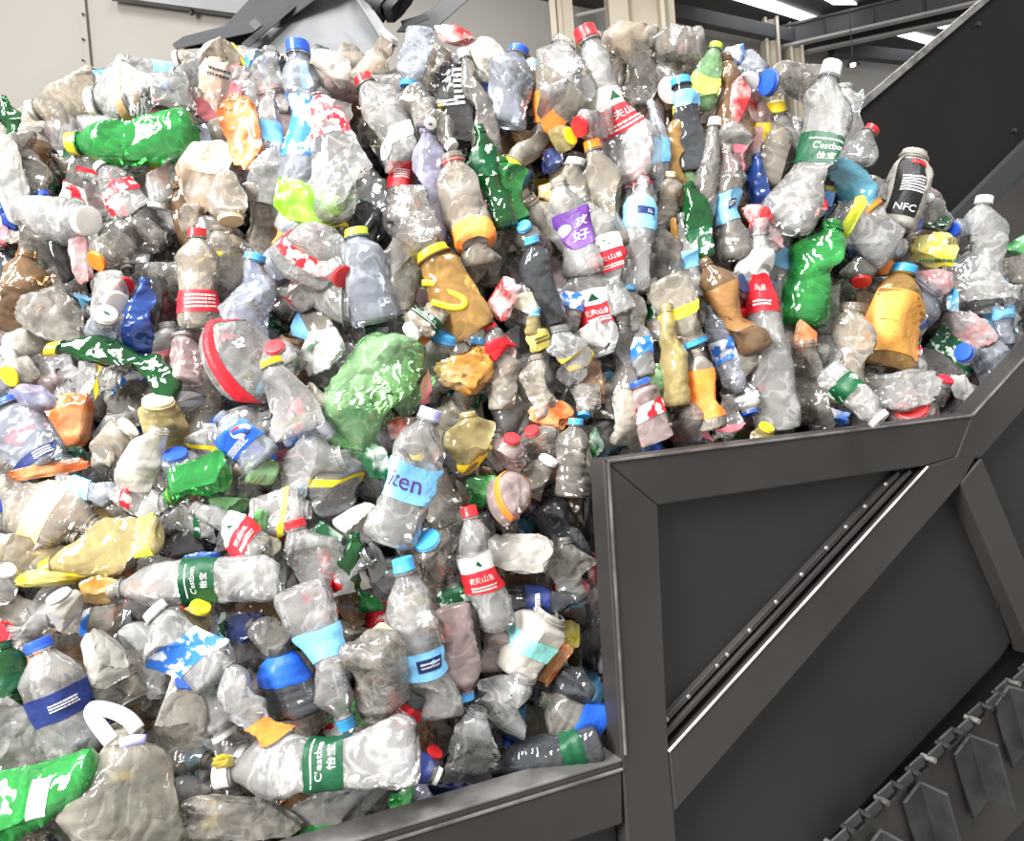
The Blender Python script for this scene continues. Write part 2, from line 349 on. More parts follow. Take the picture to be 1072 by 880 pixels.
# ------------------------------------------------------------------ grey feeding machine behind the bale
D0 = 2.5
e = empty('loading_chute', Matrix.Translation(at(300, 60, D0)))
def mp(name, px, mat, depth=None, thick=.04, bev=.004):
    pts = [at(p[0], p[1], p[2] if len(p) > 2 else D0) for p in px]
    return prism(name, pts, ray(300, 30).normalized() * thick, mat, e, bevel=bev)
mp('side_plate', [(232, 30), (262, -2), (420, -140), (520, -140), (268, 46), (190, 52)], 'machine_grey', thick=.05)
m0_ = at(345, 30, 2.78); box('mast', (m0_.x - .07, m0_.y, 0), (m0_.x + .07, m0_.y + .12, 3.6), 'machine_grey', e)
mp('lip_flange', [(180, 46, 2.42), (192, 38, 2.42), (262, 20, 2.42), (272, 24, 2.42), (266, 34, 2.42), (184, 52, 2.42)], 'machine_grey', thick=.10)
mp('inner_panel', [(258, 50, 2.45), (330, -10, 2.6), (372, -14, 2.6), (404, 42, 2.5), (380, 64, 2.4)], 'machine_light', thick=.03)
mp('edge_strip', [(252, 46, 2.38), (324, -12, 2.55), (332, -12, 2.55), (260, 50, 2.38)], 'machine_grey', thick=.03)
mp('edge_strip', [(366, -12, 2.5), (376, -12, 2.5), (408, 34, 2.42), (398, 40, 2.42)], 'machine_light', thick=.05)
mp('slot', [(260, 24, 2.37), (267, 19, 2.37), (274, 26, 2.37), (267, 32, 2.37)], 'machine_black', thick=.02, bev=0)
for i, (x, y, w_) in enumerate([(396, 4, .055), (408, 6, .048), (416, 0, .03)]):
    q = at(x, y, 2.5); V, Fc = tube_mesh([q - RT * .03 - UP * .01, q - RT * .02, q + RT * .02, q + RT * .03 - UP * .01], w_, 16)
    mesh_obj('drive_roller', V, Fc, 'machine_black', e, world=True, smooth=True, sharp=40)
mp('support_arm', [(416, 34, 2.6), (424, 24, 2.6), (452, 10, 2.6), (600, -117, 2.6), (625, -117, 2.6), (452, 34, 2.6)], 'beam_dark', thick=.05)
mp('arm_clamp', [(420, 22, 2.52), (446, 14, 2.52), (450, 20, 2.52), (424, 30, 2.52)], 'machine_grey', thick=.03)
tag(e, 'grey sheet metal loading chute with pale inner panel behind the bale', 'machine')

# ------------------------------------------------------------------ the inclined conveyor
_vp = ray(2410, 260); U = Vector((_vp.x, _vp.y, 0)).normalized(); N = Vector((U.y, -U.x, 0))     # along the wall / towards the viewer
P0 = at(636, 795, 1.13)
CONV = empty('inclined_conveyor', Matrix.Translation(Vector((P0.x, P0.y, 0))))
def wp(px, py, off=0): return plane_hit(px, py, P0 + N * off, N)
def wprism(name, px, front, thick, mat, bevel=.003, ext=None):
    pts = [wp(*p) + N * front if not isinstance(p, Vector) else p + N * front for p in px]
    return prism(name, pts, -N * thick, mat, CONV, bevel=bevel)
def along(p, q, k):        # point beyond q on the line p-q by k metres
    p, q = wp(*p) if not isinstance(p, Vector) else p, wp(*q) if not isinstance(q, Vector) else q
    return q + (q - p).normalized() * k
TH = .042
# big recessed plates
lowL = along((650, 797), (370, 882), 1.2)
dn = Vector((0, 0, -1))
INC = (wp(972, 488) - wp(700, 787)).normalized()
k_top = wp(1018, 432)
wprism('recessed_panel', [(680, 522), (985, 480), (700, 800)], -.022, .02, 'dark_plate', 0)
wprism('recessed_panel', [(700, 845), (1005, 500), (1040, 560), (1074, 676), wp(1062, 694), wp(880, 890), along((705, 850), (705, 870), .05) + dn * .2], -.03, .012, 'dark_plate', 0)
wprism('recessed_panel', [wp(1018, 480), wp(1022, 450) , wp(1022, 450) + INC * .9, wp(1060, 690) + INC * .9, wp(1060, 640)], -.026, .016, 'dark_plate', 0)
wprism('recessed_panel', [wp(652, 850), wp(652, 850) + dn * .5, lowL + dn * .6, lowL + dn * .12], -.025, .015, 'dark_plate', 0)
# frame members
wprism('top_rail', [(632, 481), (1018, 432), (1030, 470), (972, 487), (689, 529)], 0, TH, 'dark_steel')
wprism('post', [(632, 481), (689, 529), (700, 786), (706, 850), wp(706, 850) + dn * .5, wp(652, 860) + dn * .5, (651, 797)], 0.0005, TH, 'dark_steel')
wprism('diagonal_beam', [(972, 487), (1026, 470), (1006, 506), (706, 850), (700, 787)], 0.001, TH, 'dark_steel')
wprism('incline_rail', [k_top, k_top + INC * 1.0, wp(1027, 479) + INC * 1.0, wp(1027, 479), wp(1000, 480)], 0.0015, TH, 'dark_steel')
sd = (wp(1072, 663) - wp(1005, 506)).normalized()
wprism('strut', [(1005, 506), (1027, 479), wp(1027, 479) + sd * .45, wp(1005, 506) + sd * .38], .002, TH, 'dark_steel')
wprism('lower_beam', [lowL, wp(651, 797), wp(652, 862), wp(652, 862) + (lowL - wp(651, 797)) ], .0005, TH, 'dark_steel')
# lip strips along the open edges
def strip(name, a, b, w, mat, off=.002, h=.004):
    a = wp(*a) if not isinstance(a, Vector) else a; b = wp(*b) if not isinstance(b, Vector) else b
    d = (b - a).normalized(); t_ = N.cross(d).normalized()
    pts = [a + N * off, b + N * off, b + N * off + t_ * w, a + N * off + t_ * w]
    return prism(name, pts, -N * h, mat, CONV, bevel=.0008)
strip('edge_lip', (636, 484), (1016, 436), .004, 'worn_edge', .003)
strip('edge_lip', lowL + dn * .012, wp(651, 797) + dn * .012, .004, 'worn_edge', .003)
strip('edge_lip', (635, 484), (653, 790), .004, 'worn_edge', .003)
strip('edge_lip', k_top + dn * .006, k_top + INC * 1.0 + dn * .006, .004, 'worn_edge', .003)
prism('rail_cap', [lowL + N * .001, wp(651, 797) + N * .001, wp(651, 797) - N * .05, lowL - N * .05], Vector((0, 0, .004)), 'rail_cap', CONV, bevel=.001)
strip('clamp_bar', (694, 768), (948, 497), .008, 'dark_steel', -.010, .012)
strip('clamp_bar', (698, 776), (958, 495), .007, 'dark_steel', -.006, .012)
strip('bright_edge', (700, 787), (971, 489), .003, 'bright_edge', .003)
# bolts along the diagonal bar
b0, b1 = wp(697, 762), wp(944, 496)
V, Fc = [], []
for i in range(6):
    for k in range(8):
        an = 2 * math.pi * k / 8; ph = i / 5 * math.pi / 2
        V.append((.0045 * math.cos(ph) * math.cos(an), .0045 * math.cos(ph) * math.sin(an), .004 * math.sin(ph)))
for i in range(5):
    for k in range(8): Fc.append([i * 8 + k, i * 8 + (k + 1) % 8, (i + 1) * 8 + (k + 1) % 8, (i + 1) * 8 + k])
bm0 = None
R3 = Matrix((U, Vector((0, 0, 1)).cross(N) if False else N.cross(U), N)).transposed().to_4x4()
for i, f_ in enumerate((.02, .10, .21, .25, .34, .45, .56, .67, .76, .85, .95)):
    if bm0 is None: bm0 = mesh_obj('bolt', V, Fc, 'worn_edge', CONV, smooth=True); ob = bm0
    else: ob = bm0.copy(); COL.objects.link(ob)
    q = b0 + (b1 - b0) * f_ - N * .012
    mw = R3.copy(); mw.translation = q; ob.matrix_world = mw
    ob.matrix_parent_inverse = Matrix.Identity(4); ob.matrix_local = Matrix.Translation(-CONV.location) @ mw
# far side wall
WD = .95
PF = P0 - N * WD
def wf(px, py): return plane_hit(px, py, PF, N)
f0, f1 = wf(905, 106), wf(1030, 0); fe = (f1 - f0).normalized()
g0 = wf(995, 222); g1 = wf(1072, 145); ge = (g1 - g0).normalized()
prism('far_side_wall', [f0 - fe * .75, f1 + fe * 1.2, wf(1072, 150) + fe * 1.5, g0 - fe * .9 - Vector((0, 0, .1))], -N * .03, 'shaded_plate', CONV)
o = bar('far_wall_rim', f0 - fe * .75 + N * .005, f1 + fe * 1.2 + N * .005, .012, .022, 'worn_edge', CONV)
h0 = g0 - ge * .9; h1 = g1 + ge * 1.2
prism('bed_plate', [h0 + N * .03, h1 + N * .03, h1 + N * .03 - Vector((0, 0, .16)), h0 + N * .03 - Vector((0, 0, .16))], -N * .04, 'machine_grey', CONV)
prism('bed_plate', [h0 + N * .04 - Vector((0, 0, .10)), h1 + N * .04 - Vector((0, 0, .10)), h1 + N * .04 - Vector((0, 0, .3)), h0 + N * .04 - Vector((0, 0, .3))], -N * .03, 'dark_steel', CONV)
for b_ in range(2):
    q = wf(*((1022, 26), (1060, 137))[b_]) ; V, Fc = tube_mesh([q, q + N * .012], .008, 8); mesh_obj('bolt', V, Fc, 'machine_black', CONV, world=True)
# slats of the incline belt, right edge
for i in range(9):
    q = wp(1020, 470, -.06) + INC * (.02 + i * .11) - Vector((0, 0, .06))
    nn = INC.cross(N).normalized()
    prism('belt_slat', [q, q - N * (WD - .1), q - N * (WD - .1) + INC * .1, q + INC * .1], nn * .015 * (1 if nn.z < 0 else -1), 'dark_steel', CONV)
# horizontal bed under the bale
q0 = lowL - N * .06 + dn * .12; q1 = wp(1000, 640, -.06); q1.z = q0.z
prism('bed_floor', [q0, q1, q1 - N * WD, q0 - N * WD], dn * .03, 'dark_plate', CONV)
# flights and chain of the return run
fl_dir = (wp(986, 878) - wp(969, 819)).normalized()
for i, (x, y) in enumerate([(880, 912), (921, 866), (962, 816), (1014, 767), (1055, 716), (1094, 668)]):
    c = wp(x, y)
    sec = [c, c + N * .055, c + N * .055 - INC * .005, c - INC * .005 + N * .006, c - INC * .05 + N * .006, c - INC * .05]
    prism('flight', sec, fl_dir * .13, 'flight_steel', CONV, bevel=.0008)
prism('dark_gap_sheet', [wp(850, 905, -.05), wp(1058, 672, -.05), wp(1150, 590, -.05), wp(1150, 905, -.05)], -N * .01, 'machine_black', CONV)  # black sheet added to give the gap by the chain its shade
ch0, ch1 = wp(868, 884, -.005), wp(1085, 690, -.005); cd = (ch1 - ch0)
cn = N.cross(cd.normalized())
nl = 14
for i in range(nl):
    a_ = ch0 + cd * (i / nl) + cd * .005; b_ = ch0 + cd * ((i + .92) / nl)
    for off in ((0.0,) if i % 2 else (.008,)):
        prism('chain_link', [a_ + N * off - cn * .010, b_ + N * off - cn * .010, b_ + N * off + cn * .010, a_ + N * off + cn * .010], -N * .005, 'flight_steel', CONV, bevel=.002)
    V, Fc = tube_mesh([a_ - N * .01, a_ + N * .016], .005, 8); mesh_obj('chain_pin', V, Fc, 'worn_edge' if i % 3 == 0 else 'machine_black', CONV, world=True)
under = wp(1010, 890, -.05)
prism('chain_guard', [ch0 - cn * .02 - cd, ch1 - cn * .02 + cd * .5, ch1 - cn * .25 + cd * .5, ch0 - cn * .25 - cd], -N * .01, 'dark_steel', CONV)
if (cn.z > 0): pass
tag(CONV, 'dark grey steel inclined conveyor with framed side wall holding the bottles', 'conveyor')

# ------------------------------------------------------------------ the pile's face: depth from the conveyor wall it lies behind
GX = [-80, 0, 270, 536, 800, 1060]; GY = [40, 250, 450, 660, 900]
GD = np.array([[1.40, 1.38, 1.34, 1.34, 1.44, 1.72],
               [1.28, 1.27, 1.24, 1.26, 1.39, 1.66],
               [1.15, 1.14, 1.13, 1.19, 1.35, 1.58],
               [1.02, 1.02, 1.05, 1.16, 1.33, 1.55],
               [0.90, 0.92, 0.99, 1.13, 1.30, 1.50]])
def pile_depth(px, py):
    x = min(max(px, GX[0]), GX[-1]); y = min(max(py, GY[0]), GY[-1])
    i = max(k for k in range(len(GX) - 1) if GX[k] <= x); j = max(k for k in range(len(GY) - 1) if GY[k] <= y)
    a = (x - GX[i]) / (GX[i + 1] - GX[i]); b = (y - GY[j]) / (GY[j + 1] - GY[j])
    return (GD[j, i] * (1 - a) + GD[j, i + 1] * a) * (1 - b) + (GD[j + 1, i] * (1 - a) + GD[j + 1, i + 1] * a) * b

# ------------------------------------------------------------------ bottle geometry
PROF = {
 'soda':  [(0, .0), (.0, .55), (.015, .80), (.05, .96), (.10, 1), (.26, .97), (.36, .94), (.46, 1), (.64, 1), (.72, .93), (.80, .72), (.87, .47), (.905, .40)],
 'water': [(0, .0), (.0, .70), (.012, .88), (.04, .97), (.08, 1), (.40, 1), (.66, 1), (.72, .98), (.78, .86), (.84, .62), (.88, .45), (.905, .40)],
 'waist': [(0, .0), (.0, .65), (.02, .9), (.06, 1), (.20, .98), (.32, .86), (.42, .84), (.50, .95), (.66, 1), (.74, .94), (.82, .68), (.88, .44), (.905, .40)],
 'wide':  [(0, .0), (.0, .75), (.015, .92), (.05, 1), (.62, 1), (.74, .98), (.80, .90), (.85, .74), (.88, .62), (.905, .60)],
 'slim':  [(0, .0), (.0, .7), (.02, .92), (.06, 1), (.50, .98), (.60, .9), (.72, .74), (.82, .58), (.88, .50), (.905, .48)],
 'jug':   [(0, .0), (.0, .8), (.02, .95), (.06, 1), (.55, 1), (.68, .94), (.78, .70), (.85, .42), (.88, .34), (.905, .32)]}
NECK = {'soda': .40, 'water': .40, 'waist': .40, 'wide': .60, 'slim': .48, 'jug': .32}
NS = 26
def tri_wave(x): return np.abs((x % 2.0) - 1.0) - .5
class Shape:
    """one crushed bottle: profile, dents and bend, shared by its body, label and print"""
    def __init__(s, kind, L, R, crush, seed, bend=0.0, petal=False):
        s.kind, s.L, s.R, s.crush, s.petal = kind, L, R, crush, petal
        g = np.random.default_rng(seed)
        s.flat = crush * g.uniform(.15, .45); s.fa = g.uniform(-.5, .5)
        s.planes = []
        for _ in range(int(2 + crush * 14)):
            an = g.uniform(0, 2 * np.pi); el = g.uniform(-.7, .7)
            n = np.array([math.cos(an) * math.cos(el), math.sin(an) * math.cos(el), math.sin(el)])
            c = np.array([0, 0, g.uniform(.05, .85) * L])
            s.planes.append((n, c, R * g.uniform(.55, .95) * (1.08 - .30 * crush), g.uniform(.7, 1.45)))
        s.waves = [(g.normal(size=3) / R * g.uniform(.35, 1.0), g.uniform(0, 2), R * crush * g.uniform(.05, .15)) for _ in range(5)] + [(g.normal(size=3) / R * g.uniform(1.2, 2.2), g.uniform(0, 2), R * crush * g.uniform(.02, .06)) for _ in range(4)]
        s.bx, s.by = g.normal() * .10 * crush, g.normal() * .10 * crush + bend
        s.rib = g.uniform(.02, .035) if kind in ('water', 'slim') else g.uniform(0, .012); s.nrib = g.integers(7, 11)
        s.sy, s.y0 = 1.0, 0.0
        P = PROF[kind]; s.pz = np.array([p[0] for p in P[1:]]); s.pr = np.array([p[1] for p in P[1:]])
        z = np.linspace(.08, .70, 18); V, _ = s.lathe(z, s.radius(z)); V = V.reshape(18, -1, 3)
        wd_ = np.median(V[:, :, 1].max(1) - V[:, :, 1].min(1)); s.sy = min(max(2 * R / wd_, 1.0), 1.6)     # keep the width the photo shows
    def radius(s, z):
        r = np.interp(z, s.pz, s.pr)
        m = np.clip((z - .08) / .05, 0, 1) * np.clip((.70 - z) / .05, 0, 1)
        return (r + s.rib * m * np.cos(z * s.nrib * 2 * np.pi)) * s.R
    def deform(s, P, off=0.0):
        P = P.copy(); z = P[:, 2] / s.L
        w = np.clip((.89 - z) / .14, 0, 1)
        ca, sa = math.cos(s.fa), math.sin(s.fa)
        a = P[:, 0] * ca + P[:, 1] * sa; b = -P[:, 0] * sa + P[:, 1] * ca
        a = a * (1 - s.flat * w); b = b * (1 + .35 * s.flat * w)
        P[:, 0] = a * ca - b * sa; P[:, 1] = a * sa + b * ca
        rad = P[:, :2] / (np.linalg.norm(P[:, :2], axis=1, keepdims=True) + 1e-6)
        d = sum(tri_wave(P @ k + ph) * am for k, ph, am in s.waves) * w
        P[:, :2] += rad * d[:, None]
        for n, c, h, k in s.planes:
            lo_ = np.exp(-((P[:, 2] - c[2]) / (s.R * (1.5 + 1.5 * s.crush))) ** 2)              # a dent stays local
            d = np.maximum((P - c) @ n - h - off, 0) * w * k * lo_
            P -= d[:, None] * n
        P[:, 1] *= 1 + (s.sy - 1) * w
        P[:, 0] += s.bx * s.L * (z ** 2 - z) * 2; P[:, 1] += s.by * s.L * (z ** 2 - z) * 2
        return P
    def lathe(s, z, r, ns=NS, cap_bottom=False, petal=False, off=0.0):
        th = np.arange(ns) * 2 * np.pi / ns; m = len(z)
        Z = np.repeat(z[:, None], ns, 1); R = np.repeat(r[:, None], ns, 1); T = np.repeat(th[None], m, 0)
        if petal:
            w = np.clip((.09 - Z) / .09, 0, 1); Z = Z + .035 * w * (1 + np.cos(5 * T)) / 2; R = R * (1 - .12 * w * (1 + np.cos(5 * T)) / 2)
        V = np.stack([R * np.cos(T), R * np.sin(T), Z * s.L], -1).reshape(-1, 3)
        Fc = [[i * ns + k, i * ns + (k + 1) % ns, (i + 1) * ns + (k + 1) % ns, (i + 1) * ns + k] for i in range(m - 1) for k in range(ns)]
        if cap_bottom:
            V = np.vstack([V, [[0, 0, .02 * s.L]]]); c = len(V) - 1
            Fc += [[c, (k + 1) % ns, k] for k in range(ns)]
        return s.deform(V, off), Fc
    def body(s):
        z = np.unique(np.concatenate([s.pz, np.linspace(.06, .72, 26), [.78, .815, .855]])); z = z[z <= .905]
        r = s.radius(z); z0 = np.array([0., 0., 0.]); 
        keep = z > 0
        zz = np.concatenate([[0.012, 0.0, 0.0], z[keep]]); rr = np.concatenate([[s.R * .3, s.R * .5, s.R * s.pr[0]], r[keep]])
        n = NECK[s.kind] * s.R
        zz = np.concatenate([zz, [.908, .918, .92, .935, .94, .952, .956, .97, .985, .985]]); rr = np.concatenate([rr, [n * 1.22, n * 1.22, n, n, n * 1.06, n * 1.06, n, n, n, n * .86]])
        return s.lathe(zz, rr, cap_bottom=True, petal=s.petal)
    def cap(s, ns=24):
        n = NECK[s.kind] * s.R * 1.16
        zz = np.array([.925, .925, .938, .942, .99, 1.0, 1.004, 1.004]); rr = np.array([n * .8, n * 1.02, n * 1.02, n, n, n * .95, n * .80, n * .3])
        V, Fc = s.lathe(zz, rr, ns=ns)
        Vr = V.reshape(len(zz), ns, 3)
        ctr = Vr[3:5].mean(axis=1, keepdims=True); Vr[3:5, ::2] = ctr + (Vr[3:5, ::2] - ctr) * .965     # grip ridges
        V = np.vstack([Vr.reshape(-1, 3), Vr[-1].mean(axis=0)]); c = len(V) - 1; b = (len(zz) - 1) * ns
        Fc += [[b + k, b + (k + 1) % ns, c] for k in range(ns)]
        return V, Fc
    def band(s, a, b, off=.0009, half=None):
        z = np.linspace(a, b, 12)
        if half:                                            # a stuck-on label that covers part of the round
            th = np.linspace(-half, half, 15); r = s.radius(z) + off
            V = np.array([(r_ * math.cos(t_), r_ * math.sin(t_), z_ * s.L) for z_, r_ in zip(z, r) for t_ in th])
            return s.deform(V, off), [[i * 15 + k, i * 15 + k + 1, (i + 1) * 15 + k + 1, (i + 1) * 15 + k] for i in range(11) for k in range(14)]
        return s.lathe(z, s.radius(z) + off, off=off)
    def wrap(s, xy, zc, ang, off=.0016):
        """flat print (metres) wrapped on the bottle round height zc (fraction) and angle ang"""
        z = zc + xy[:, 1] / s.L; r = s.radius(z) + off; t = ang + xy[:, 0] / s.R
        return s.deform(np.stack([r * np.cos(t), r * np.sin(t), z * s.L], -1), off)

_txt = {}
def text_geo(txt):
    if txt not in _txt:
        cu = bpy.data.curves.new('lettering', 'FONT'); cu.body = txt; cu.size = 1; cu.align_x = 'CENTER'; cu.align_y = 'CENTER'; cu.resolution_u = 2
        ob = bpy.data.objects.new('lettering', cu); COL.objects.link(ob)
        bpy.context.view_layer.update()
        me = ob.evaluated_get(bpy.context.evaluated_depsgraph_get()).to_mesh()
        v = np.array([(q.co.x, q.co.y) for q in me.vertices]); f = [list(p.vertices) for p in me.polygons]
        bpy.data.objects.remove(ob)
        v[:, 1] -= (v[:, 1].max() + v[:, 1].min()) / 2; v[:, 0] -= (v[:, 0].max() + v[:, 0].min()) / 2
        _txt[txt] = (v, f)
    return _txt[txt]
def poly_geo(pts): return np.array(pts, float), [list(range(len(pts)))]
def rect_geo(w, h, n=6):
    v = [(-w / 2 + w * i / n, y) for y in (-h / 2, h / 2) for i in range(n + 1)]
    return np.array(v), [[i, i + 1, i + n + 2, i + n + 1] for i in range(n)]
def merge_geo(gs):
    V, Fc, k = [], [], 0
    for v, f in gs: V.append(v); Fc += [[i + k for i in q] for q in f]; k += len(v)
    return np.vstack(V), Fc
def sh(g, dx, dy, sc=1.0): return g[0] * sc + np.array([dx, dy]), g[1]
def disc_geo(r, n=14, a0=0, a1=2 * math.pi): return poly_geo([(r * math.cos(a0 + (a1 - a0) * i / n), r * math.sin(a0 + (a1 - a0) * i / n)) for i in range(n)])
def rows(w, h, n, seed):
    """illegible small print: short bars in rows"""
    g = random.Random(seed); gs = []
    for j in range(n):
        x = -w / 2; y = h * (.5 - (j + .5) / n)
        while x < w / 2:
            l = g.uniform(.05, .16) * w; gs.append(sh(rect_geo(l * .8, h / n * .5, 1), x + l / 2, y)); x += l
    return merge_geo(gs)
def barcode(w, h):
    gs = []; x = -w / 2; g = random.Random(3)
    while x < w / 2:
        l = g.uniform(.02, .06) * w; gs.append(sh(rect_geo(l, h, 1), x, 0)); x += l * 2
    return merge_geo(gs)

# label presets: bands (from, to, print material), marks (geometry maker in units of the radius, height fraction, angle, material)
TRI = lambda R: merge_geo([sh(poly_geo([(-.28 * R, -.16 * R), (.28 * R, -.16 * R), (.04 * R, .22 * R)]), 0, 0), ])
LABELS = {
 'spring': ([(.34, .50, 'red'), (.50, .62, 'white')], [(lambda R: sh(text_geo('农夫山泉'), 0, 0, .36 * R), .44, .05, 'white'), (lambda R: rows(1.3 * R, .3 * R, 2, 5), .375, 0, 'white'), (TRI, .555, .1, 'green')], 'red and white printed'),
 'cest': ([(.42, .62, 'green')], [(lambda R: sh(text_geo("C'estbon"), 0, 0, .36 * R), .54, 0, 'white'), (lambda R: sh(text_geo('怡宝'), 0, 0, .34 * R), .475, 0, 'white'), (lambda R: sh(rect_geo(1.7 * R, .05 * R), 0, 0), .58, 0, 'white')], 'green'),
 'iten': ([(.34, .62, 'lblue')], [(lambda R: sh(text_geo('iten'), 0, 0, .98 * R), .48, .0, 'purple')], 'pale blue'),
 'purple': ([(.30, .74, 'purple', 1.1)], [(lambda R: sh(text_geo('玫'), 0, 0, .62 * R), .60, .25, 'white'), (lambda R: sh(text_geo('好'), 0, 0, .62 * R), .45, .25, 'white'), (lambda R: disc_geo(.34 * R), .58, -.55, 'white')], 'purple'),
 'nfc': ([(.20, .80, 'black', .75)], [(lambda R: sh(text_geo('NFC'), 0, 0, .5 * R), .28, 0, 'white'), (lambda R: rows(1.05 * R, .9 * R, 6, 8), .52, 0, 'white'), (lambda R: rect_geo(.9 * R, .16 * R), .74, .2, 'red')], 'black'),
 'cola': ([(.36, .60, 'blue')], [(lambda R: disc_geo(.42 * R), .50, .1, 'white'), (lambda R: disc_geo(.36 * R, 14, .2, math.pi - .2), .51, .1, 'red'), (lambda R: disc_geo(.36 * R, 14, math.pi + .2, 2 * math.pi - .2), .49, .1, 'navy'), (lambda R: rows(1.6 * R, .4 * R, 4, 2), .42, -.9, 'white')], 'blue'),
 'script': ([(.36, .62, 'lblue')], [(lambda R: rect_geo(1.1 * R, .5 * R), .50, .35, 'navy'), (lambda R: sh(rows(.8 * R, .3 * R, 2, 4), 0, 0), .50, .35, 'white')], 'light blue'),
 'redscript': ([(.34, .60, 'red')], [(lambda R: rows(1.4 * R, .7 * R, 4, 11), .47, 0, 'white')], 'red'),
 'navy': ([(.34, .62, 'navy')], [(lambda R: rows(.9 * R, .3 * R, 3, 9), .48, 0, 'white')], 'navy'),
 'barnavy': ([(.34, .60, 'navy')], [(lambda R: rect_geo(.8 * R, .34 * R), .47, 0, 'white'), (lambda R: barcode(.7 * R, .28 * R), .472, 0, 'black')], 'navy barcoded')}
LABELS['tagwhite'] = ([(.30, .40, 'white', .5)], [], 'small white')
for k in LAB: LABELS.setdefault(k, ([(.38, .60, k)], [], {'lblue': 'light blue'}.get(k, k)))
for k, nm_ in (('redwhite', 'torn red and white'), ('greenwhite', 'torn green and white'), ('bluewhite', 'torn blue and white')): LABELS[k] = ([(.38, .62, k)], [], nm_)

ITEMS = []          # everything in the pile, for the labels
def frame(origin, z, toward):
    z = z.normalized(); x = (toward - z * toward.dot(z)); x = x.normalized() if x.length > 1e-4 else z.orthogonal().normalized()
    m = Matrix((x, z.cross(x), z)).transposed().to_4x4(); m.translation = origin; return m
_seed = [100]
def b(bx, by, tx, ty, w, cap, body, lab=None, ly=0, tilt=0, cr=.5, kind='water', nm=None, bend=0, mark=None, spin=0):
    """bottle from base pixel to cap pixel, w pixels wide; tilt > 0 leans the cap towards the viewer"""
    _seed[0] += 1; sd_ = _seed[0]
    cx, cy = (bx + tx) / 2, (by + ty) / 2
    if tilt > -30: w *= .90
    D = pile_depth(cx, cy) + (ly - (.5 if nm else 0)) * .045 + w * .0003
    pb, pt = at(bx, by, D), at(tx, ty, D); c = (pb + pt) / 2; ax = pt - pb
    view = -ray(cx, cy).normalized()
    ax = ax + view * math.tan(math.radians(tilt)) * ax.length
    L = ax.length; R = w * D / F / 2
    s = Shape(kind, L, R, cr, sd_, bend, petal=tilt < -30)
    root = empty('plastic_bottle' if kind != 'jug' else 'plastic_jug', frame(c - ax / 2, ax, view))
    V, Fc = s.body(); mesh_obj('body', V, Fc, 'body_' + body, root, smooth=True, sharp=42)
    ln_ = None
    if lab:
        rng_ = None
        if isinstance(lab, tuple): lab, z0, z1 = lab; rng_ = (z0, z1)
        bands, marks, ln_ = LABELS[lab]
        lo, hi = min(q[0] for q in bands), max(q[1] for q in bands)
        mp_ = (lambda z: rng_[0] + (z - lo) / (hi - lo) * (rng_[1] - rng_[0])) if rng_ else (lambda z: z)
        Vs, Fs, mi, k0 = [], [], [], 0
        for q, bd in enumerate(bands):
            z0, z1, mm = bd[:3]; V, Fc = s.band(mp_(z0), mp_(z1), half=bd[3] if len(bd) > 3 else None); Vs.append(V); Fs += [[i + k0 for i in f] for f in Fc]; mi += [q] * len(Fc); k0 += len(V)
        lo_ = mesh_obj('label', np.vstack(Vs), Fs, ['print_' + q[2] for q in bands], root, smooth=True, sharp=42, matidx=mi)
        for mk, zc, an, mm in marks:
            g = mk(R); V = s.wrap(g[0], mp_(zc), an + spin)
            mesh_obj('lettering', V, g[1], 'print_' + mm, lo_)
    if cap and cap != '-':
        V, Fc = s.cap(); co = mesh_obj('cap', V, Fc, 'cap_' + cap, root, smooth=True, sharp=35)
        if mark:
            g = poly_geo([(-.25, -.4), (.3, -.1), (.35, .45), (-.1, .25)]); top = V[-1]; n_ = NECK[kind] * R
            mesh_obj('cap_mark', np.column_stack([top[0] + g[0][:, 0] * n_, top[1] + g[0][:, 1] * n_, np.full(len(g[0]), top[2] + .0006)]), g[1], 'print_' + mark, co)
    cw = 'crushed ' if cr >= .6 else ('dented ' if cr >= .35 else '')
    desc = cw + BODY[body][0] + (' jug' if kind == 'jug' else ' bottle')
    if cap and cap != '-': desc += ' with %s cap' % CAPS[cap][0]
    if tilt < -30: desc += ', base outwards' if not ln_ else ''
    if ln_: desc += (' and ' if cap and cap != '-' else ' with ') + ln_ + ' label'
    if cap == '-' and not ln_: desc += ' with open neck'
    ITEMS.append([root, desc, cx, cy, nm, 'jug' if kind == 'jug' else 'bottle'])
    return root
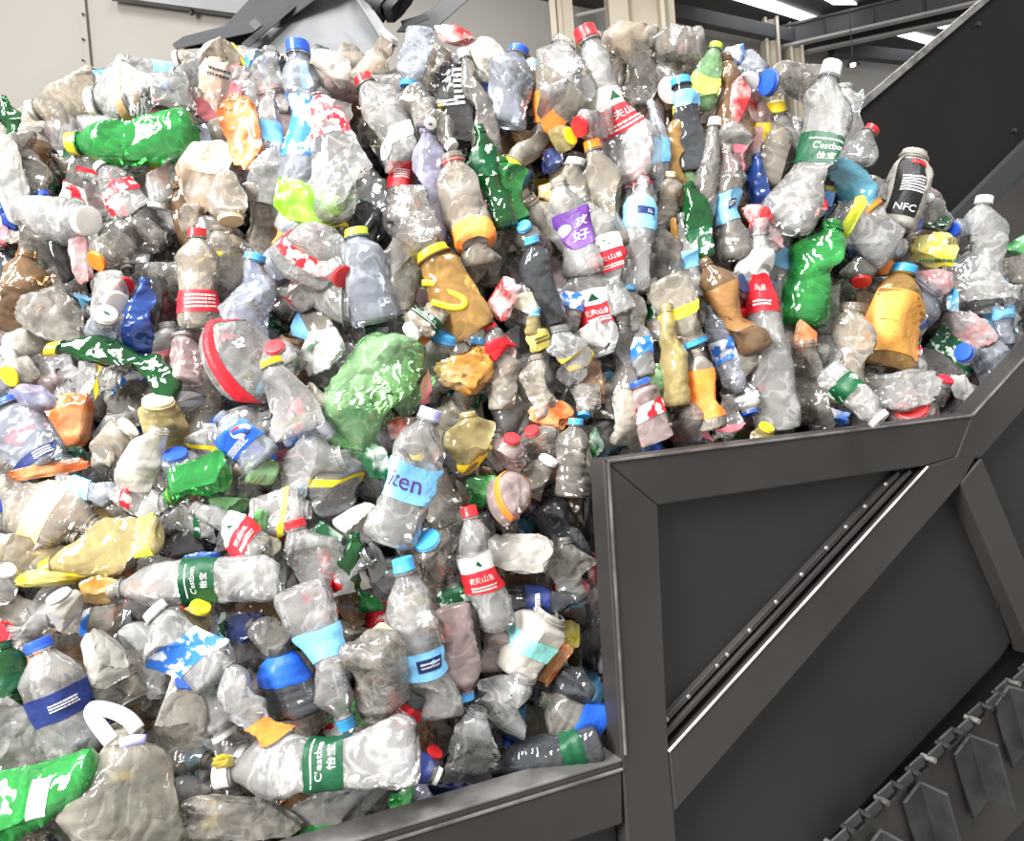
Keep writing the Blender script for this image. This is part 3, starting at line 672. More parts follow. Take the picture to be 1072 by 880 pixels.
def lump_mesh(w, h, d, seed, fold=1.0, nu=52, nv=36):
    g = np.random.default_rng(seed)
    th = np.arange(nu) * 2 * np.pi / nu; ph = np.linspace(-np.pi / 2, np.pi / 2, nv)[1:-1]
    V = np.array([(math.cos(p) * math.cos(t_), math.cos(p) * math.sin(t_), math.sin(p)) for p in ph for t_ in th] + [(0, 0, -1), (0, 0, 1)])
    sq = np.sign(V) * np.abs(V) ** .75                                   # boxier than a ball
    V = sq / np.max(np.abs(sq) ** 1, axis=1, keepdims=True) ** .35
    r = np.ones(len(V))
    for _ in range(6): r += fold * g.uniform(.06, .16) * tri_wave(V @ (g.normal(size=3) * g.uniform(.7, 1.6)) + g.uniform(0, 2))
    for _ in range(9): r += fold * g.uniform(.025, .07) * tri_wave(V @ (g.normal(size=3) * g.uniform(1.6, 4.5)) + g.uniform(0, 2))
    V = V * r[:, None]
    for _ in range(9):
        n = g.normal(size=3); n /= np.linalg.norm(n); V -= (np.maximum(V @ n - g.uniform(.55, .95), 0) * g.uniform(.8, 1.5))[:, None] * n
    V *= .95 / np.max(np.abs(V), axis=0)
    V = V * np.array([d / 2, w / 2, h / 2])
    m = nv - 2
    Fc = [[i * nu + k, i * nu + (k + 1) % nu, (i + 1) * nu + (k + 1) % nu, (i + 1) * nu + k] for i in range(m - 1) for k in range(nu)]
    Fc += [[m * nu, (k + 1) % nu, k] for k in range(nu)] + [[m * nu + 1, (m - 1) * nu + k, (m - 1) * nu + (k + 1) % nu] for k in range(nu)]
    return V, Fc
def f(x, y, w, h, mat, rot=0, ly=0, nm=None, what=None, marks=(), fat=.5):
    """crumpled wrapper, bag or sheet: w x h pixels, turned by rot degrees (counter-clockwise)"""
    if mat in ('clear', 'grey', 'milky', 'tan') and not nm:      # a bottle crushed out of shape
        up_ = h >= w; ln2 = max(w, h) * .56; a_ = math.radians(rot + (90 if up_ else 0)); s_ = -1 if (int(x) + int(y)) % 2 else 1
        dx, dy = math.cos(a_) * ln2 * s_, -math.sin(a_) * ln2 * s_
        return b(x - dx, y - dy, x + dx, y + dy, min(w, h) * 1.0, None, {'clear': 'c', 'grey': 's', 'milky': 'w', 'tan': 'w'}[mat], (None, ('redwhite', .4, .62), None, ('bluewhite', .35, .5), ('white', .4, .58), None, ('pink', .3, .5), ('lblue', .45, .6), ('redwhite', .3, .48), None, ('yellow', .5, .6), ('greenwhite', .4, .55))[int(x * 7 + y * 3) % 12], ly, 0, .95, ('water', 'soda', 'wide')[int(x) % 3])
    _seed[0] += 1
    D = pile_depth(x, y) + ly * .045 + .01
    k = D / F; V, Fc = lump_mesh(w * k, h * k, min(w, h) * k * fat, _seed[0])
    view = -ray(x, y).normalized(); up = UP * math.cos(math.radians(rot)) - RT * math.sin(math.radians(rot))
    what = what or {'dark': 'plastic_sheet', 'clear': 'plastic_bag', 'grey': 'plastic_bag', 'milky': 'plastic_bag', 'paper': 'crumpled_paper'}.get(mat, 'plastic_wrapper')
    m = frame(at(x, y, D), up, view)
    base = at(x, y, D) - up * (h * k / 2)
    o = mesh_obj(what, V, Fc, 'film_' + mat, None, smooth=True, sharp=28)
    if marks:
        root = empty(what, m); o.name = 'film'; o.parent = root
        for g, dx, dy, mm in marks:
            X = g[0] * k + np.array([dx * k, dy * k]); keep = np.full(len(X), 0.0)
            # lay the print on the front of the folded film
            fr = V[V[:, 0] > 0]
            for i in range(len(X)):
                dd = (fr[:, 1] - X[i, 0]) ** 2 + (fr[:, 2] - X[i, 1]) ** 2; j = np.argsort(dd)[:4]; keep[i] = fr[j, 0].max() + .002
            keep[:] = np.maximum(keep, np.percentile(keep, 60))
            mesh_obj('lettering', np.column_stack([keep, X[:, 0], X[:, 1]]), g[1], 'print_' + mm, o)
        o = root
    else: o.matrix_world = m
    word = {'dark': 'dark filler lump', 'clear': 'clear plastic bag', 'grey': 'greyish plastic bag', 'milky': 'milky plastic bag', 'paper': 'greyish paper', 'tan': 'tan plastic film', 'lgreen': 'pale green plastic bag', 'pinkwhite': 'pink and white wrapper',
            'bluewhite': 'blue and white wrapper', 'greenwhite': 'green and white wrapper', 'navy': 'navy wrapper'}.get(mat, mat + ' plastic wrapper')
    ITEMS.append([o, 'crumpled ' + word, x, y, nm, {'crumpled_paper': 'paper', 'plastic_bag': 'bag', 'plastic_sheet': 'sheet'}.get(what, 'wrapper')])
    return o

# ------------------------------------------------------------------ the pile, item by item (pixels of the photograph)
# --- upper left
b(206, 141, 72, 150, 54, 'Y', 'g', cr=.35, kind='soda', nm='green bottle with yellow cap')
b(204, 98, 94, 107, 46, 'W', 'c', ('peach', .62, .70), cr=.6, kind='wide', nm='clear bottle with large white cap and peach band')
b(108, 92, 32, 116, 52, 'W', 'w', cr=.8, ly=.5)
f(112, 79, 26, 20, 'cyan', 30, 0, nm='cyan wrapper scrap on the pile top')
f(145, 76, 40, 22, 'grey', 0, 1)
b(238, 54, 184, 64, 32, 'W', 'w', cr=.7, kind='wide')
b(230, 80, 180, 80, 26, 'W', 's', cr=.7, ly=1, kind='wide')
f(183, 86, 20, 22, 'blue', 20, .5)
f(225, 92, 40, 70, 'peach', -10, -.5, nm='peach bag with black print', marks=[(sh(rows(20, 12, 2, 1), 0, 0), 0, 14, 'black')])
f(256, 140, 48, 92, 'orange', 15, -.3, nm='orange wrapper below the peach bag')
f(222, 180, 76, 92, 'peach', 5, 0, nm='large peach bag')
b(18, 185, 2, 100, 24, None, 'd', cr=.6)
f(8, 190, 40, 110, 'white', 10, -.4)
b(22, 140, 45, 206, 30, 'B', 's', cr=.5, ly=.3)
b(150, 225, 104, 172, 38, 'W', 'c', 'redwhite', cr=.6)
b(172, 160, 164, 218, 44, 'W', 'c', cr=.8)
b(92, 190, 98, 158, 34, None, 'c', ('red', .1, .25), tilt=-40, ly=.3, kind='soda')
b(236, 182, 242, 232, 42, 'C', 'w', tilt=15, cr=.6, kind='wide', nm='bottle with cream screw cap')
f(60, 130, 60, 50, 'clear', 0, 1)
f(250, 60, 40, 30, 'tan', 0, .6)
f(265, 60, 24, 26, 'cyan', 10, .3)
# --- top middle left
b(310, 196, 311, 44, 40, 'B', 'b', ('bluewhite', .2, .62), kind='wide', cr=.45, nm='bottle with large blue ring cap')
b(288, 120, 282, 50, 44, None, 'c', cr=.6, ly=.6)
b(282, 182, 284, 92, 27, None, 'c', ('lblue', .35, .6), cr=.6)
b(282, 215, 292, 150, 44, None, 'c', cr=.7, ly=.2)
b(352, 66, 338, 105, 40, None, 'm', tilt=-50, cr=.4, nm='milky bottle base beside the blue ring cap', kind='soda')
b(362, 84, 345, 115, 38, None, 'p', tilt=-50, cr=.4, ly=.2, kind='soda')
b(428, 172, 379, 80, 48, 'R', 'c', ('white', .2, .36), cr=.45, kind='soda', nm='red capped bottle at the top of the bale')
b(372, 222, 330, 96, 78, None, 'c', ('redwhite', .70, .90), cr=.5, tilt=-15, nm='big clear bottle with torn red label', kind='soda')
f(345, 118, 60, 44, 'white', -10, -.6)
b(448, 258, 446, 128, 36, 'V', 'l', cr=.3, nm='pale lilac bottle')
b(425, 100, 474, 154, 34, 'W', 's', cr=.6, tilt=20, ly=-.9)
b(505, 280, 472, 160, 42, '-', 'w', ('red', .90, .93), cr=.5, nm='open necked bottle with red neck ring', kind='wide')
b(440, 28, 429, 92, 34, 'L', 'b', cr=.5, kind='wide', nm='upturned dusty bottle with light blue cap hanging from the bale top')
b(470, 66, 436, 104, 44, 'C', 'w', tilt=30, ly=.7, kind='wide', cr=.4)
f(472, 118, 56, 120, 'dark', 5, .4, nm='dark pouch with white lettering', marks=[(sh(rows(10, 40, 7, 6), 0, 0), 10, 22, 'white'), (sh(rows(26, 8, 2, 7), 0, 0), -6, 6, 'white')])
b(372, 90, 408, 36, 34, 'W', 'w', tilt=20, cr=.6, kind='wide')
f(478, 38, 52, 26, 'red', -8, 0, nm='red crumpled wrapper on the bale top')
b(512, 50, 496, 80, 42, None, 'm', tilt=-45, cr=.3, nm='oval off-white bottle base', kind='wide')
b(512, 168, 484, 52, 24, 'W', 's', cr=.4, kind='slim')
b(532, 240, 500, 130, 30, None, 'd', ('greenwhite', .55, .8), cr=.5, kind='soda', nm='dark green bottle neck')
f(508, 104, 22, 56, 'blue', 15, .3)
b(420, 188, 426, 338, 50, None, 's', cr=.9, nm='grey-brown twisted bottle')
b(455, 130, 466, 216, 30, 'B', 's', cr=.4, ly=.4)
b(424, 232, 412, 130, 32, None, 'c', 'redscript', cr=.4, ly=.3)
f(318, 212, 84, 54, 'lime', -5, -.2, nm='lime green wrapper')
b(446, 108, 451, 130, 30, 'W', 's', tilt=55, ly=-.8, mark='purple', cr=.3, nm='white cap with a purple mark')
f(340, 85, 30, 40, 'pinkwhite', 0, .6)
# --- top middle
b(672, 190, 611, 30, 58, 'R', 'c', 'spring', cr=.4, kind='soda', nm='red capped bottle with red and white label')
b(560, 130, 590, 40, 62, None, 'c', cr=.85, nm='big crumpled clear bottle by the red cap')
b(690, 58, 622, 40, 44, None, 'w', cr=.85)
b(650, 120, 672, 40, 46, None, 's', cr=.9, ly=.4)
b(740, 46, 678, 44, 40, None, 's', cr=.8, nm='grey crushed bottle on the bale ridge')
b(712, 120, 700, 50, 50, None, 't', cr=.8, ly=.8)
b(735, 44, 712, 52, 26, 'P', 'p', tilt=40, cr=.4)
b(734, 116, 750, 46, 34, 'E', 'n', ('lime', .2, .55), cr=.5, kind='soda', nm='lime green soda bottle')
b(725, 60, 702, 96, 44, 'W', 's', tilt=45, ly=.6, kind='wide', cr=.5)
b(727, 180, 712, 82, 34, 'L', 'k', ('lblue', .7, .86), cr=.5, kind='wide', nm='dark bottle with light blue shoulder')
b(640, 120, 606, 133, 34, 'R', 'c', tilt=45, cr=.3, ly=-.9, kind='wide')
b(585, 150, 598, 142, 30, 'Y', 'y', tilt=45, cr=.3, ly=-.6, kind='wide')
b(646, 262, 619, 148, 44, 'O', 'w', cr=.4, nm='bottle with orange cap', kind='soda')
b(595, 85, 536, 178, 56, 'Y', 'w', ('orange', .3, .58), cr=.6, ly=.2, kind='soda', nm='bottle with orange wrapper and yellow cap')
f(576, 165, 30, 38, 'navy', -20, -.1)
b(588, 256, 604, 166, 48, 'W', 'w', cr=.6, tilt=10, kind='soda')
f(580, 200, 36, 40, 'gold', 0, .4)
b(545, 235, 522, 165, 40, None, 'g', cr=.5, ly=.2)
b(674, 222, 660, 125, 30, None, 'c', ('redwhite', .25, .65), cr=.5)
b(736, 230, 749, 124, 28, 'W', 's', cr=.2, nm='slim grey bottle with white cap', kind='slim')
b(706, 222, 710, 112, 30, 'Y', 'a', cr=.6)
b(764, 210, 766, 116, 32, None, 'c', ('pink', .3, .6), cr=.6)
b(770, 150, 758, 56, 38, None, 't', cr=.7, ly=.3, nm='brown bottle with red strip')
f(774, 108, 24, 60, 'red', -6, -.6)
b(790, 60, 784, 86, 34, 'W', 'b', tilt=35, cr=.4, kind='wide')
f(770, 56, 26, 24, 'bluewhite', -30, 0)
b(690, 215, 680, 104, 20, None, 'b', 'lblue', cr=.5, kind='slim')
b(770, 272, 760, 150, 34, None, 's', ('script', .3, .56), cr=.45, nm='bottle with light blue script label on the right')
b(522, 130, 544, 50, 52, 'B', 'b', cr=.6, kind='soda', nm='bluish bottle with blue cap')
f(560, 80, 20, 60, 'cyan', 25, .4)
b(694, 240, 702, 180, 26, 'C', 'w', cr=.5, tilt=20)
b(724, 240, 720, 170, 28, None, 'n', cr=.5, kind='soda')
f(790, 150, 22, 60, 'pinkwhite', 0, .3)
f(793, 225, 30, 36, 'red', 20, -.6)
f(786, 110, 24, 40, 'red', 0, .4)
b(800, 230, 792, 160, 24, None, 'u', cr=.5, ly=.4)
# --- upper right
b(818, 242, 872, 66, 50, 'W', 'c', ('cest', .44, .60), cr=.5, nm='big bottle with dark green label on the ridge', ly=-.8)
b(862, 92, 802, 86, 42, 'B', 's', cr=.4, kind='wide', tilt=30, ly=-.4, nm='grey bottle with blue cap pointing left')
b(868, 190, 914, 134, 38, 'R', 'c', cr=.5, kind='soda', nm='clear bottle with red cap against the dark wall')
f(897, 110, 16, 38, 'greenwhite', -15, 0)
f(884, 122, 30, 60, 'clear', 0, .3)
b(934, 240, 958, 158, 46, None, 'm', ('nfc', .12, .88), cr=.3, kind='wide', nm='bottle with black label', bend=.0, spin=.15)
b(985, 240, 972, 206, 24, 'W', 'c', tilt=45, cr=.4)
b(980, 222, 962, 194, 24, 'P', 'p', tilt=45, cr=.4, ly=.4)
b(868, 176, 914, 220, 40, 'O', 'q', cr=.4, kind='wide', nm='cyan bottle with orange cap', tilt=15)
f(868, 188, 34, 30, 'yellow', -20, .2, marks=[(sh(rect_geo(12, 10, 2), 0, 0), 0, -4, 'black')])
f(858, 176, 26, 34, 'gold', 0, .3)
b(934, 262, 868, 222, 54, None, 'c', ('lime', .72, .84), cr=.5, kind='wide', nm='clear bottle with lime band')
b(1016, 305, 1031, 206, 42, 'W', 'c', cr=.35, kind='water', nm='clear bottle with white cap by the far wall', ly=.2)
f(862, 214, 22, 34, 'blue', -10, .2)
f(832, 215, 40, 60, 'clear', 0, .4)
f(800, 250, 40, 40, 'pinkwhite', 10, .2)
b(848, 350, 872, 230, 56, None, 'g', cr=.65, kind='soda', nm='large green crushed bottle')
b(814, 450, 798, 226, 46, None, 'c', ('spring', .54, .84), cr=.6, nm='long clear bottle with red and white label')
f(982, 261, 62, 42, 'yellow', -5, -.4, nm='yellow packet with barcode', marks=[(sh(barcode(12, 8), 0, 0), 14, 8, 'black'), (sh(rows(34, 6, 1, 3), 0, 0), 0, -13, 'green')])
b(925, 385, 948, 278, 62, 'L', 'a', ('gold', .12, .74), cr=.5, kind='water', nm='amber bottle with light blue cap')
f(959, 336, 26, 28, 'navy', -20, -.5, nm='navy scrap with a white letter', marks=[(sh(text_geo('K'), 0, 0, 14), 0, 3, 'white')])
f(955, 368, 60, 60, 'clear', 20, 0)
f(1022, 296, 92, 90, 'clear', -20, .2, nm='large clear bag near the rising rail')
f(998, 313, 14, 28, 'cyan', 0, -.5)
b(1052, 362, 1050, 292, 20, 'L', 'b', 'lblue', cr=.3, kind='slim')
b(1046, 384, 1008, 368, 46, 'B', 'b', tilt=45, cr=.6, kind='soda', nm='bluish bottle with blue cap by the rail')
b(975, 420, 991, 396, 26, 'R', 'c', tilt=35, cr=.5, kind='wide')
f(1006, 408, 26, 40, 'white', 30, .2)
f(1015, 345, 60, 50, 'pinkwhite', 10, .3)
f(940, 408, 90, 50, 'clear', 5, -.1, nm='clear bag with a red ring by the rail')
b(958, 440, 954, 424, 54, 'R', 'p', tilt=62, cr=.3, kind='wide', ly=.1)
b(864, 388, 922, 440, 36, 'W', 'c', ('greenwhite', .25, .5), cr=.3, tilt=25, ly=-3.2, nm='bottle with white cap hanging over the rail', mark='green', kind='wide')
b(882, 425, 892, 316, 40, '-', 'w', cr=.5, kind='wide')
f(842, 358, 26, 56, 'orange', -8, 0, nm='orange wrapper right of the long bottle')
b(862, 372, 846, 366, 26, 'R', 'c', tilt=45, cr=.3, kind='wide', ly=.2)
f(845, 405, 50, 90, 'grey', 5, .2)
b(898, 260, 902, 296, 32, 'R', 's', tilt=30, cr=.5, kind='wide')
f(899, 262, 24, 30, 'blue', 0, .1)
f(918, 258, 52, 50, 'clear', 0, .2)
b(790, 350, 796, 408, 34, 'R', 'p', cr=.6)
b(775, 400, 786, 434, 28, 'B', 'c', 'white', cr=.4, kind='wide', tilt=20)
b(790, 470, 803, 446, 26, 'Y', 'y', tilt=35, cr=.4, kind='wide')
f(874, 436, 34, 22, 'bluewhite', 10, -.1)
f(982, 234, 32, 16, 'greenwhite', 0, 0)
b(1020, 236, 998, 240, 22, 'B', 'b', tilt=35, cr=.4, kind='wide')
b(945, 226, 962, 237, 22, 'B', 'c', tilt=35, cr=.4, kind='wide')
f(1062, 258, 30, 22, 'green', 10, 0, nm='green scrap at the far right')
f(1062, 285, 30, 34, 'grey', 0, .3)
f(1064, 326, 26, 50, 'clear', 0, .2)
f(974, 298, 46, 40, 'pinkwhite', 0, .1)
f(916, 380, 26, 30, 'dark', 0, .4)
b(885, 330, 860, 300, 34, None, 'c', cr=.7, ly=.4)
f(905, 330, 26, 60, 'brown', 0, .5)
f(935, 220, 40, 30, 'red', 0, .3)
f(918, 205, 30, 24, 'clear', 0, .4)
f(905, 232, 24, 20, 'dark', 0, .5)
# --- middle left
b(24, 222, 92, 231, 48, 'W', 'c', tilt=45, cr=.4, kind='wide', nm='clear bottle with white cap facing out on the left')
b(134, 252, 100, 274, 34, 'O', 's', tilt=45, cr=.4, kind='wide', nm='bottle with orange cap facing out')
b(118, 240, 134, 284, 38, '-', 's', tilt=35, cr=.4, kind='soda')
f(84, 268, 24, 66, 'pinkwhite', 8, -.5, nm='pink and white strip')
b(98, 300, 122, 318, 40, 'W', 'c', tilt=50, cr=.4, kind='wide', ly=-.8)
b(102, 375, 111, 328, 36, 'W', 'b', tilt=50, cr=.4, kind='wide', ly=-.3, mark='green', nm='white cap with a green leaf')
b(112, 290, 132, 300, 30, 'R', 'c', tilt=45, cr=.4, kind='wide', ly=-.6)
b(146, 372, 152, 290, 30, None, 'u', cr=.6, nm='blue crushed bottle')
f(54, 335, 64, 84, 'milky', 20, 0, nm='pale cone-shaped sheet')
b(5, 350, 30, 260, 50, None, 't', cr=.7, nm='brown bottle at the left edge')
b(213, 346, 206, 240, 46, 'R', 'w', ('redscript', .16, .36), cr=.25, nm='red capped bottle with red label left of the lime wrapper', kind='soda')
f(166, 322, 46, 74, 'dark', 10, .2)  # dark lump put in for the shade of a gap
f(66, 268, 30, 100, 'dark', 15, .3)  # dark colour stands in for the shaded gap here
b(184, 420, 50, 366, 32, 'Y', 'd', cr=.55, bend=-.3, kind='slim', nm='bent green bottle with yellow cap')
b(40, 350, 8, 372, 34, 'W', 'm', tilt=40, cr=.3, kind='wide')
b(30, 385, 9, 394, 36, 'Y', 'm', tilt=50, cr=.3, kind='wide')
b(44, 406, 28, 434, 44, None, 'l', tilt=-45, cr=.3, kind='wide', nm='lilac bottle base')
f(74, 440, 54, 62, 'orange', 15, -.1, nm='bright orange crumpled wrapper')
b(190, 402, 192, 350, 36, None, 'p', cr=.4, tilt=-25, kind='wide')
b(274, 374, 246, 398, 92, None, 'c', ('red', .10, .5), tilt=-48, cr=.3, kind='soda', ly=.3, nm='large bottle base with red label')
b(246, 352, 268, 266, 54, 'L', 'b', cr=.45, ly=0, nm='clear bottle with light blue cap above the red label', kind='soda')
b(170, 470, 165, 418, 50, 'C', 'y', tilt=30, cr=.4, kind='wide')
f(100, 398, 54, 46, 'clear', 0, 0)
b(50, 490, 2, 422, 60, 'B', 'b', ('navy', .08, .2), cr=.4, kind='wide', nm='bluish bottle with blue cap at the left edge')
f(10, 228, 26, 30, 'blue', 0, .3)
f(12, 250, 34, 30, 'tan', 0, .4)
b(28, 335, 34, 328, 26, 'Y', 'k', tilt=55, cr=.3, ly=.3)
f(232, 270, 60, 60, 'tan', 0, .3)
f(180, 370, 50, 60, 'clear', 10, .5)
f(135, 410, 50, 70, 'grey', 20, .5)
f(190, 430, 50, 50, 'clear', 0, .3)
f(150, 250, 50, 40, 'grey', 0, .8)
f(38, 300, 26, 60, 'green', 10, .6)
b(185, 235, 210, 215, 30, None, 'w', cr=.6, ly=.3)
# --- centre
b(338, 246, 318, 300, 66, 'R', 'c', ('redwhite', .16, .42), tilt=-40, cr=.3, kind='soda', nm='bottle base with red and white ring', ly=-.2)
b(342, 276, 360, 290, 38, 'R', 'c', tilt=40, cr=.4, kind='wide', ly=-.9)
b(392, 342, 373, 240, 60, 'E', 'b', cr=.4, kind='soda', nm='bluish bottle with lime cap')
b(498, 352, 450, 262, 60, 'Y', 'a', cr=.6, kind='wide', nm='amber bottle with yellow strap cap')
b(497, 254, 484, 206, 44, None, 'w', ('orange', .0, .35), tilt=-35, cr=.3, kind='soda', nm='bottle with orange base')
b(468, 270, 476, 200, 28, None, 's', 'redwhite', cr=.5, ly=.4)
b(456, 318, 430, 348, 34, 'W', 'w', ('cest', .4, .66), tilt=30, cr=.4, kind='wide', nm='bottle with white cap and green label below the yellow strap', ly=-.2)
f(320, 320, 90, 80, 'clear', 0, 0)
f(332, 362, 60, 60, 'white', 40, -.1, nm='white torn label with green triangle', marks=[(sh(poly_geo([(-8, -6), (8, -4), (1, 9)]), 0, 0), -4, 4, 'green')])
b(398, 346, 372, 480, 88, None, 'n', cr=.35, kind='soda', nm='large pale green bottle')
b(314, 455, 283, 376, 56, 'Y', 'c', cr=.6, kind='soda', nm='crushed bottle with yellow cap in front of the red label', ly=-.6)
b(300, 390, 287, 362, 50, 'R', 'c', tilt=45, cr=.4, ly=-.2)
b(530, 380, 512, 340, 36, 'R', 'c', ('red', .2, .7), cr=.5, tilt=15)
f(486, 384, 66, 62, 'gold', -15, .1, nm='orange-gold wrapper in the bale centre')
b(482, 372, 464, 312, 22, None, 's', cr=.5, kind='slim')
f(450, 400, 60, 50, 'grey', 10, .5)
f(524, 314, 36, 56, 'red', -30, -.5)
b(545, 345, 555, 290, 34, None, 's', ('cream', .3, .7), cr=.5)
b(582, 338, 556, 248, 38, 'L', 'k', cr=.35, nm='dark bottle with light blue cap and a second cap above', tilt=10)
b(565, 270, 548, 236, 38, 'L', 's', tilt=45, cr=.3, ly=.4)
b(606, 292, 584, 186, 48, None, 'c', 'purple', cr=.4, nm='bottle with purple label', kind='soda')
b(652, 330, 606, 200, 36, None, 'c', 'spring', cr=.5, nm='upright bottle with red and white label right of the purple one')
b(634, 376, 604, 268, 46, None, 'c', ('spring', .30, .66), cr=.6, ly=.1)
b(664, 306, 674, 184, 36, None, 'c', ('script', .52, .80), cr=.45, nm='bottle with light blue script label mid bale')
f(705, 250, 12, 50, 'gold', 5, -.1, nm='narrow tan strip')
b(704, 330, 692, 230, 34, None, 's', cr=.7, ly=.2)
b(729, 314, 714, 222, 30, None, 'c', ('lblue', .3, .55), cr=.5)
b(742, 272, 720, 190, 32, None, 'd', ('greenwhite', .1, .4), cr=.5, nm='dark green bottle with printed label', kind='soda')
b(788, 372, 736, 268, 34, None, 't', ('bronze', .25, .7), cr=.5, nm='brown ribbed bottle slanting down right')
b(770, 300, 780, 296, 34, 'N', 's', tilt=50, cr=.3, kind='wide')
b(655, 350, 658, 300, 36, 'L', 's', cr=.5, kind='soda')
b(774, 412, 742, 318, 28, None, 'b', ('bluewhite', .3, .6), cr=.5)
b(698, 290, 727, 362, 50, 'L', 'w', ('yellow', .45, .6), cr=.5, nm='bottle with yellow patch and light blue cap', kind='wide')
b(706, 425, 697, 316, 30, None, 'y', cr=.5, nm='pale yellow slim bottle')
b(746, 450, 728, 364, 32, None, 'w', ('orange', .15, .75), cr=.35, nm='bottle with tall orange label')
b(692, 462, 668, 398, 38, 'B', 'p', 'redwhite', cr=.5, kind='wide', nm='bottle with blue cap at the panel corner')
f(566, 352, 34, 30, 'yellow', 20, 0, nm='yellow wrapper left of the torn red label', marks=[(sh(rows(14, 8, 2, 12), 0, 0), 0, -4, 'black')])
f(592, 382, 60, 76, 'clear', 10, .1)
f(716, 404, 30, 36, 'yellow', 0, .1)
f(528, 372, 30, 50, 'red', 20, .3)
b(556, 352, 550, 300, 22, None, 'y', 'lblue', cr=.4, ly=.1)
f(620, 352, 40, 40, 'white', 40, -.1)
b(694, 356, 684, 290, 24, None, 'c', 'greenwhite', cr=.5)
b(612, 400, 611, 436, 34, 'L', 's', tilt=25, cr=.4, ly=.1)
b(775, 440, 765, 350, 42, None, 'w', cr=.7, ly=.2)
b(640, 440, 650, 330, 42, None, 's', cr=.7, ly=.1)
b(648, 470, 655, 400, 34, None, 'w', cr=.7, ly=0)
f(720, 440, 36, 50, 'grey', 10, .1)
f(762, 440, 34, 50, 'clear', 0, .1)
b(575, 440, 560, 370, 40, None, 'w', cr=.6, ly=.2)
b(668, 400, 660, 330, 34, None, 'c', ('bluewhite', .4, .7), cr=.5, ly=.1)
b(530, 430, 520, 360, 40, None, 'w', cr=.6, ly=.3)
f(620, 400, 40, 60, 'brown', 0, .4)
b(683, 440, 690, 380, 30, None, 'n', cr=.6, ly=.3)
f(820, 330, 24, 80, 'grey', 0, .3)
f(700, 455, 50, 30, 'clear', 0, 0)
b(740, 345, 752, 290, 30, None, 's', cr=.6, ly=.4)
f(660, 270, 30, 60, 'brown', 0, .6)
b(590, 345, 600, 290, 30, None, 'c', ('bluewhite', .4, .75), cr=.5, ly=.2)
# --- lower left
b(96, 478, 136, 446, 40, 'W', 'w', cr=.6, kind='wide', ly=0)
b(148, 520, 168, 446, 44, None, 'm', cr=.7, nm='white cone-shaped bottle', kind='slim')
b(190, 500, 183, 474, 40, 'B', 'b', tilt=35, cr=.4, kind='wide')
b(244, 490, 174, 522, 46, '-', 'g', ('lime', .90, .93), cr=.7, kind='soda', nm='green crushed bottle with open neck')
b(280, 482, 228, 434, 44, None, 'b', ('cola', .3, .72), cr=.4, kind='soda', nm='bottle with round emblem on blue label')
b(278, 578, 200, 530, 42, None, 'c', ('spring', .18, .66), cr=.5, kind='soda', nm='slanted bottle with red and white label on the left')
b(296, 604, 112, 618, 52, None, 'c', ('cest', .36, .56), cr=.3, nm='lying bottle with green label', kind='water')
b(200, 662, 210, 634, 34, 'Y', 'y', tilt=30, cr=.4, ly=-.3, kind='wide')
b(178, 560, 46, 598, 54, 'Y', 'y', ('lime', .04, .18), cr=.5, nm='yellowish greasy bottle', kind='soda')
b(-20, 500, 104, 556, 60, None, 'w', ('peach', .5, .68), cr=.5, ly=.2, nm='dusty bottle with peach band on the left', kind='water')
b(56, 512, 136, 516, 26, None, 'b', ('lblue', .25, .5), cr=.5, ly=0)
b(-16, 540, 6, 528, 40, 'B', 'c', tilt=30, cr=.4, ly=-.2)
f(40, 548, 80, 34, 'milky', -20, -.1)
f(25, 580, 90, 60, 'tan', -15, 0, nm='large tan bag at the left edge')
b(-6, 620, 8, 596, 40, 'W', 'c', tilt=50, cr=.4, ly=-.3)
f(56, 604, 74, 24, 'yellow', -8, -.5, nm='yellow wrapper strip')
b(80, 650, 60, 622, 40, 'W', 'm', tilt=25, cr=.3, ly=-.7, kind='wide')
f(102, 618, 40, 36, 'gold', -20, -.3)
b(232, 505, 208, 490, 34, 'W', 'c', tilt=35, cr=.4, ly=.3)
f(146, 534, 56, 44, 'clear', 10, -.1)
f(200, 545, 50, 44, 'clear', 0, 0)
f(52, 492, 84, 18, 'orange', 12, -.1)
b(285, 500, 258, 486, 36, 'E', 'n', tilt=30, cr=.5, ly=0)
f(188, 572, 50, 34, 'dark', 15, .4)
f(212, 586, 44, 22, 'blue', -10, .2)
f(120, 480, 70, 40, 'tan', 10, .4)
f(220, 470, 50, 50, 'clear', 0, .4)
f(240, 530, 44, 40, 'lgreen', 0, .3)
f(100, 545, 40, 30, 'gold', 0, .4)
f(20, 640, 80, 50, 'clear', 0, 0)
f(90, 655, 60, 40, 'tan', 0, .2)
# --- lower centre
b(404, 568, 452, 428, 60, 'V', 'c', 'iten', cr=.25, nm='clear bottle with purple lettering on pale blue label', ly=-.8)
f(330, 452, 84, 40, 'bluewhite', 25, .1, nm='blue and white label sheet with yellow edge')
f(312, 430, 74, 52, 'milky', 15, -.2)
f(320, 436, 84, 8, 'yellow', 24, -.2)
b(334, 648, 308, 544, 54, 'R', 'c', ('redwhite', .05, .22), cr=.6, kind='soda', nm='crushed bottle with red cap in the lower middle', ly=-.3)
b(462, 596, 446, 564, 46, 'L', 's', tilt=40, cr=.2, kind='wide', nm='light blue cap facing out beside the lettered bottle')
b(462, 756, 421, 584, 56, 'L', 'c', ('script', .30, .46), cr=.25, nm='upright bottle with light blue cap and script label', ly=-.6)
b(520, 660, 490, 530, 42, 'R', 'c', 'spring', cr=.3, nm='red capped bottle left of the white paper', ly=0, kind='soda')
b(388, 648, 370, 556, 36, None, 'd', cr=.7, nm='green strip of crushed bottle')
